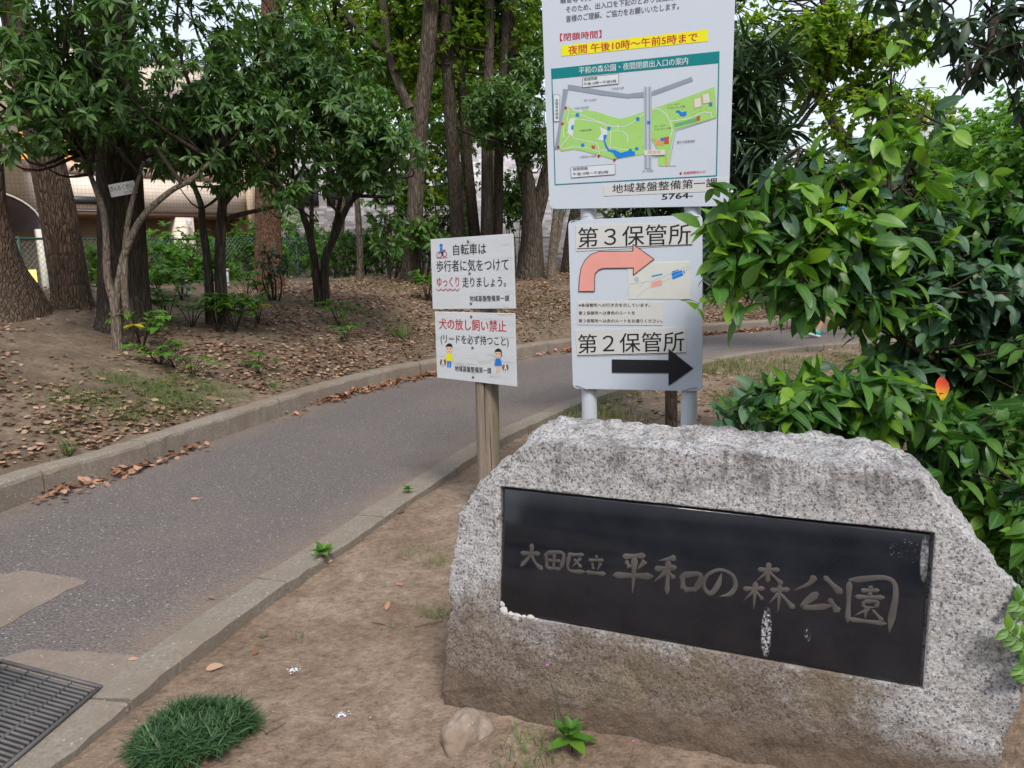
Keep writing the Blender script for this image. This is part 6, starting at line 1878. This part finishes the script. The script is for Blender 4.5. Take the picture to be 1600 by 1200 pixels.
for k, (lb_, px_, py_, h_, n_, r_) in enumerate([
        ('upright grass tuft behind the raised kerb near the left edge', 106, 712, .16, 34, .02), ('small grass tuft on the bank left of the upright tuft', 90, 682, .09, 40, .05),
        ('grass tuft on the kerb edge below the V stemmed osmanthus', 432, 610, .14, 40, .04), ('round grass tuft on the slope left of the notice boards', 622, 528, .22, 70, .06),
        ('flat green grass patch between the kerb and the name stone', 650, 862, .05, 150, .07), ('grass patch against the left side of the name stone', 688, 885, .05, 120, .05),
        ('bright grass at the left foot of the name stone', 687, 968, .06, 70, .03), ('thin grass left of the bright grass by the stone', 664, 962, .05, 50, .035),
        ('tiny dry grass tuft on the bare soil', 472, 1000, .05, 30, .018), ('long grass blades under the front of the name stone', 832, 1192, .10, 70, .06), ('grass sprig beside the mondo grass clump', 612, 985, .04, 30, .02), ('tiny weed tuft close under the flush kerb', 568, 845, .03, 26, .012)]):
    tuft(lb_, px_, py_, h_, n_, 300 + k, p=None, r=r_)

# ------------------------------------------------------------------ mondo grass clump
rng = np.random.default_rng(9)
mc = np.array([*gnd(303, 1162, -.05)[:2], -.06])
mondo = thing('mondo_grass', 'dense dark green clump of mondo grass on the bare soil', 'plant', mc)
n = 6600
q = rng.uniform(-1, 1, (n * 4, 2))
rad = np.array([mnoise.noise(Vector((x * 1.4, y * 1.4, 2.))) + .5 * mnoise.noise(Vector((x * 4, y * 4, 6.))) for x, y in q])
keepm = (np.abs(q[:, 0]) ** 2.5 + np.abs(q[:, 1]) ** 2.5) ** (1 / 2.5) < .93 + .16 * rad
gap = (np.hypot(q[:, 0] + .08, q[:, 1] - .15) < .11) | (np.hypot(q[:, 0] - .05, q[:, 1] - 1.0) < .22)
thin = rng.random(len(q)) < np.clip(.75 + .8 * rad, .25, 1)
q = q[keepm & ~gap & thin & (rng.random(len(q)) < np.clip(2.6 - 2.2 * np.hypot(q[:, 0], q[:, 1]), .25, 1))][:n]
q = q * np.array([.165, .160]) + q[:, 1:] * np.array([.02, 0])
n = len(q)
rr_ = np.maximum(np.abs(q[:, 0]) / .18, np.abs(q[:, 1]) / .18)
O = np.c_[q, .050 * np.clip(1 - rr_ ** 3.5, 0, 1) + rng.random(n) * .012] + mc
a = rng.uniform(0, 6.28, n); l_ = rng.uniform(.2, 1.5, n)
D = np.c_[np.cos(a) * l_ + q[:, 0] * 3, np.sin(a) * l_ + q[:, 1] * 3, np.full(n, .9)]
V, F, A = leaves_mesh(BLADE, O, D, np.c_[-np.cos(a), -np.sin(a), np.full(n, .5)], rng.uniform(.028, .082, n), rng)
mk('blades', V, F, M['mondo'], mondo, A)['kind'] = 'stuff'
m = 200
a = rng.uniform(2.4, 6.6, m)
O = np.c_[np.cos(a) * .185, np.sin(a) * .15, np.full(m, .005)] + mc
V, F, A = leaves_mesh(BLADE, O, np.c_[np.cos(a), np.sin(a), rng.uniform(.0, .5, m)], np.c_[np.zeros(m), np.zeros(m), np.ones(m)], rng.uniform(.04, .07, m), rng)
mk('dry_blades', V, F, M['grass'], mondo, A)['kind'] = 'stuff'

# ------------------------------------------------------------------ weeds, single fallen leaves, droppings
def rosette(name, label, p, k, ln, mat, seed, layers=2, cat='weed', stem=.03, shape=LEAF_HI):
    rng = np.random.default_rng(seed)
    root = thing(name, label, cat, p)
    V, F = tube([p - np.array([0, 0, .01]), p + np.array([.004, 0, stem])], [.003, .002], 5, 6); mk('stem', V, F, M['twig'], root)
    for L in range(layers):
        for j in range(k):
            a = j * 6.28 / k + L * .5 + rng.normal(0, .15); e = .35 + .45 * L
            o_ = p + np.array([0, 0, stem * (1 + L * .35)])
            V, F, A = leaves_mesh(shape, np.array([o_]), np.array([[math.cos(a), math.sin(a), e + rng.normal(0, .15)]]), np.array([[-math.cos(a) * .3, -math.sin(a) * .3, 1.]]), np.array([ln * rng.uniform(.8, 1.15) * (1 - .25 * L)]), rng)
            mk('leaf', V, F, M[mat], root, A, smooth=True)
    return root
p = gnd(505, 872); p[2] = .0
rosette('kerb_weed', 'green weed growing over the flush kerb edge in the foreground', p, 6, .075, 'nandina', 1)
p = gnd(637, 772); p[2] = .0
rosette('kerb_weed', 'smaller green weed on the flush kerb nearer the wooden post', p, 6, .045, 'nandina', 2)
p = gnd(893, 1180, -.05)
wd = rosette('flowering_weed', 'broad leaved weed with a thin pink flowering stalk before the name stone', p, 5, .085, 'nandina', 3, 3, stem=.05)
tp = at(855, 1038, p[1] - .10)
V, F = tube([p + np.array([0, 0, .05]), (p + tp) / 2 + np.array([-.01, -.02, .04]), tp], [.002, .0014, .0008], 16, 5); mk('stalk', V, F, M['grassgreen'], wd)
for k in range(5):
    V, F, A = leaves_mesh(LEAF_LO, np.array([tp]), np.array([[math.cos(k * 1.26), -.3, math.sin(k * 1.26)]]), np.array([[0, -1, .2]]), np.array([.007]), rng); mk('petal', V, F, M['pink'], wd, A)
p2 = at(990, 1157, p[1] - .12)
b2 = gnd(975, 1210, -.05)
fw = thing('pink_flower', 'tiny pink flower on a thin stalk under the plaque', 'flower', b2)
V, F = tube([b2, (b2 + p2) / 2 + np.array([.01, 0, .01]), p2], [.0015, .001, .0006], 8, 5); mk('stalk', V, F, M['grassgreen'], fw)
for k in range(5):
    V, F, A = leaves_mesh(LEAF_LO, np.array([p2]), np.array([[math.cos(k * 1.26), -.3, math.sin(k * 1.26)]]), np.array([[0, -1, .2]]), np.array([.006]), rng); mk('petal', V, F, M['pink'], fw, A)
# mugwort reaching in at the right edge
b3 = np.array([*at(1650, 1150, 2.0)[:2], -.05])
mg = thing('mugwort', 'bright lobed mugwort sprig at the right edge before the stone', 'weed', b3)
for tgt, mid_ in (((1575, 985, 1.86), (1640, 1050, 1.92)), ((1590, 940, 1.92), (1640, 990, 1.95)), ((1598, 1040, 1.85), (1630, 1080, 1.9))):
    e = at(*tgt)
    C_ = catmull([b3, at(*mid_), e], 14)
    V, F = tube([b3, at(*mid_), e], [.004, .003, .0015], 12, 6); mk('stem', V, F, M['grassgreen'], mg)
    for j in range(6, 14):
        t_ = unit(C_[j] - C_[j - 1])
        for s_ in (-1, 1):
            sd_ = unit(np.cross(t_, [0, -1., .3])) * s_
            for lobe_a in (-.6, 0, .6):
                dd_ = sd_ + t_ * (.5 + lobe_a) + rng.normal(0, .1, 3)
                V, F, A = leaves_mesh(LEAF_HI, np.array([C_[j]]), np.array([dd_]), np.array([[0, -1., .7]]), np.array([.034 if lobe_a else .045]), rng); mk('leaf', V, F, M['nandina'], mg, A, smooth=True)
FLV = [((322, 1053), .052, .3, 'long dull pink leaf lying on the soil by the flush kerb', 'litter'), ((629, 922), .05, 2.2, 'curled orange leaf on the soil left of the name stone', 'litter_or'),
       ((603, 958), .035, 1.2, 'small upright orange leaf on the soil left of the name stone', 'litter_or'), ((683, 958), .03, .6, 'tiny orange leaf in grass by the stone', 'litter_or'),
       ((396, 1028), .03, 1.4, 'small pink leaf on the soil above the mondo grass', 'litter_or'), ((200, 1033), .035, .2, 'brown leaf on the concrete apron by the drain', 'litter_or'),
       ((335, 944), .03, 2.6, 'pale dry leaf on the asphalt near the flush kerb', 'litter'), ((298, 784), .055, .1, 'orange leaf alone on the middle of the path', 'litter_or'),
       ((512, 882), .03, 1.0, 'pale pink leaf beside the kerb weed', 'litter_or'), ((633, 878), .04, 1.8, 'orange leaf beside the flat grass patch', 'litter_or'),
       ((620, 807), .05, .8, 'narrow pinkish leaf lying along the flush kerb', 'litter'), ((680, 768), .04, 2.0, 'pale leaf on the soil left of the wooden post', 'litter'),
       ((455, 650), .07, .3, 'flat brown leaf on the path below the kerb drift', 'litter'), ((403, 1000), .035, .2, 'green grey leaf on the soil near the flush kerb', 'grass'),
       ((298, 1158), .045, 1.9, 'brown leaf caught in the mondo grass', 'litter_or'), ((322, 1146), .035, .5, 'pinkish leaf caught in the top of the mondo grass', 'litter_or')]
for k, ((px_, py_), sz, a_, lb_, mt) in enumerate(FLV):
    p = base(px_, py_)
    p[2] += .006 + (.045 if 'mondo grass' in lb_ and 'caught' in lb_ else .0)
    V, F, A = leaves_mesh(LEAF_HI2 if k % 2 else LEAF_HI3, np.array([p]), np.array([[math.cos(a_), math.sin(a_), .12 + (.8 if 'upright' in lb_ else 0)]]), np.array([[.2, -.35, 1.]]), np.array([sz * 1.25]), rng)
    A['rib'] *= 0
    V[:, 2] = np.maximum(V[:, 2], p[2] - .003)
    tag(mk('fallen_leaf', V, F, M[mt], None, A, smooth=True, origin=p), lb_, 'leaf', 'single fallen leaves')
for k, (px_, py_, r_, lb_) in enumerate([(460, 1057, .020, 'white bird dropping on the soil above the mondo grass'), (535, 1128, .022, 'white bird dropping beside the scrape in the soil')]):
    p = base(px_, py_)
    bm = bmesh.new()
    for j in range(44):
        q = Vector((random.gauss(0, r_ * .6), random.gauss(0, r_ * .45), .004))
        rr2 = random.uniform(.08, .36) * r_ * .55
        ret = bmesh.ops.create_icosphere(bm, subdivisions=1, radius=rr2)
        for v in ret['verts']: v.co = Vector((v.co.x * (1 + .5 * mnoise.noise(v.co * 200)), v.co.y, v.co.z * .25)) + q
    me = bpy.data.meshes.new('bird_dropping'); bm.to_mesh(me); bm.free()
    o = obj('bird_dropping', me, M['ink_white']); o.location = p
    tag(o, lb_, 'dropping', kind='stuff')
# twigs and pebbles on the soil
for k, (x0, y0, x1, y1, lb_) in enumerate([(415, 1157, 445, 1143, 'thin straw on the soil right of the mondo grass'), (580, 975, 612, 988, 'thin dry twig on the soil left of the name stone'), (648, 982, 690, 976, 'dark twig lying against the foot of the name stone')]):
    a, b = base(x0, y0), base(x1, y1); a[2] += .004; b[2] += .006
    V, F = tube([a, (a + b) / 2 + np.array([.004, 0, .004]), b], [.0015, .002, .001], 10, 6)
    tag(mk('twig', V, F, M['bark_grey'], None, origin=a), lb_, 'twig')
s = Soup()
rng = np.random.default_rng(15)
for k in range(420):
    x, y = rng.uniform(-1.3, .6), rng.uniform(1.7, 5.6)
    if sd1(x, y, NEAR) > -.24: continue
    r_ = abs(rng.normal(0, .0035)) + .0018
    O8 = np.array([[1, 0, 0], [0, 1, 0], [-1, 0, 0], [0, -1, 0], [0, 0, .6], [0, 0, -.6]]) * r_ * rng.uniform(.6, 1.4, (6, 1)) + np.array([x, y, ground_z(x, y, 1) + r_ * .3])
    s.add(O8, np.array([[0, 1, 4], [1, 2, 4], [2, 3, 4], [3, 0, 4], [1, 0, 5], [2, 1, 5], [3, 2, 5], [0, 3, 5]]))
tag(s.build('gravel', M['rock']), 'tiny stones scattered over the bare soil', 'gravel', kind='stuff')

# ------------------------------------------------------------------ jogger on the far path, mostly hidden by the shrub
M['skin'] = plain('skin', (.50, .27, .19), .5)
M['teal'] = plain('teal_shoe', (.0, .36, .27), .5)
M['sole'] = plain('white_sole', (.68, .68, .66), .6)
M['navy'] = plain('dark_cloth', (.02, .025, .05), .8)
M['grey_cloth'] = plain('grey_cloth', (.16, .20, .24), .8)
M['hair'] = plain('dark_hair', (.012, .010, .009), .6)
h0 = gnd(1268, 527)
J = thing('person', 'jogger in teal running shoes passing behind the broad leaved shrub', 'person', (h0[0], h0[1], 0))
def skin(name, pts, edges, rad, mat, levels=2):
    me = bpy.data.meshes.new(name); me.from_pydata([tuple(p) for p in pts], edges, [])
    o = bpy.data.objects.new(name, me); COL.objects.link(o)
    md = o.modifiers.new('s', 'SKIN'); md.use_smooth_shade = True
    for i, r_ in enumerate(rad): me.skin_vertices[0].data[i].radius = (r_, r_) if np.isscalar(r_) else r_
    me.skin_vertices[0].data[0].use_root = True
    o.modifiers.new('u', 'SUBSURF').levels = levels
    dg = bpy.context.evaluated_depsgraph_get(); dg.update()
    m2 = bpy.data.meshes.new_from_object(o.evaluated_get(dg))
    bpy.data.objects.remove(o)
    m2.materials.clear()
    return obj(name, m2, M[mat], J)
hp = np.array([.46, 0, .90])
pts = [hp, hp + [-.02, 0, .18], hp + [-.05, 0, .36], hp + [-.08, 0, .50], hp + [-.10, 0, .58], hp + [-.12, 0, .68],
       hp + [0, -.09, -.04], (.20, -.09, .52), (.05, -.09, .10), (-.02, -.09, .07), hp + [0, .09, -.04], (.46, .09, .48), (.86, .09, .40), (.90, .09, .33),
       hp + [-.06, -.17, .46], hp + [.10, -.21, .24], hp + [-.12, -.20, .18], hp + [-.20, -.19, .24], hp + [-.06, .17, .46], hp + [.02, .21, .22], hp + [-.22, .18, .30], hp + [-.29, .15, .37]]
pts = [np.array(p, float) for p in pts]
ed = [(0, 1), (1, 2), (2, 3), (3, 4), (4, 5), (0, 6), (6, 7), (7, 8), (8, 9), (0, 10), (10, 11), (11, 12), (12, 13), (3, 14), (14, 15), (15, 16), (16, 17), (3, 18), (18, 19), (19, 20), (20, 21)]
rad = [.13, .115, .14, .10, .055, .095, .085, .056, .038, .035, .085, .056, .038, .035, .055, .042, .032, .035, .055, .042, .032, .035]
skin('body', pts, ed, rad, 'skin')
skin('shirt', [pts[i] for i in (1, 0, 2, 3, 14, 18)] + [pts[14] * .4 + pts[15] * .6, pts[18] * .4 + pts[19] * .6], [(0, 1), (0, 2), (2, 3), (3, 4), (3, 5), (4, 6), (5, 7)], [.135, .14, .155, .12, .075, .075, .062, .062], 'grey_cloth')
skin('shorts', [pts[0], pts[6], pts[10], pts[6] * .35 + pts[7] * .65, pts[10] * .35 + pts[11] * .65], [(0, 1), (0, 2), (1, 3), (2, 4)], [.148, .105, .105, .088, .088], 'navy')
hd = pts[5]
bm = bmesh.new(); bmesh.ops.create_uvsphere(bm, u_segments=20, v_segments=14, radius=1)
for v in bm.verts:
    v.co = Vector((v.co.x * .100 + .012, v.co.y * .082, v.co.z * .105 + .035)) if True else v.co
bmesh.ops.delete(bm, geom=[v for v in bm.verts if v.co.x < -.045 and v.co.z < .075], context='VERTS')
me = bpy.data.meshes.new('hair'); bm.to_mesh(me); bm.free(); o = obj('hair', me, M['hair'], J); o.location = hd
for dx, mt, sc in ((-.098, 'skin', (.018, .012, .022)),):
    bm = bmesh.new(); bmesh.ops.create_uvsphere(bm, u_segments=10, v_segments=8, radius=1)
    for v in bm.verts: v.co = Vector((v.co.x * sc[0] + dx, v.co.y * sc[1], v.co.z * sc[2] - .01))
    me = bpy.data.meshes.new('nose'); bm.to_mesh(me); bm.free(); o = obj('nose', me, M[mt], J); o.location = hd
def shoe(heel, ang, yaw=0.0):
    prof = [(.06, .0, .034), (.05, .045, .040), (0, .062, .040), (-.07, .055, .044), (-.14, .035, .046), (-.20, .022, .040), (-.235, .012, .022)]
    Vu, Vsol = [], []
    for (x, hh_, wd_) in prof:
        for a in np.linspace(0, math.pi, 8): Vu.append((x, math.cos(a) * wd_, .022 + math.sin(a) * (hh_ + .03)))
        for yy, zz2 in ((wd_ + .004, .024), (-wd_ - .004, .024), (-wd_ - .002, .0), (wd_ + .002, .0)): Vsol.append((x * 1.03, yy, zz2 + (.02 if x < -.2 else 0)))
    def loft(Vx, m):
        idx = np.arange(len(Vx)).reshape(-1, m)
        f = [list(q) for q in np.stack([idx[:-1], np.roll(idx[:-1], -1, 1), np.roll(idx[1:], -1, 1), idx[1:]], -1).reshape(-1, 4)]
        return f + [list(idx[0][::-1]), list(idx[-1])]
    Rm = Matrix.Rotation(ang, 4, 'Y')
    o = obj('shoe', mesh_of('shoe', Vu, loft(Vu, 8), smooth=True), M['teal'], J)
    o.matrix_basis = Matrix.Translation(heel) @ Rm
    o2 = obj('sole', mesh_of('sole', Vsol, loft(Vsol, 4)), M['sole'], o)
shoe(Vector((.03, -.09, .035)), R(14))
shoe(Vector((.95, .09, .36)), R(-70))
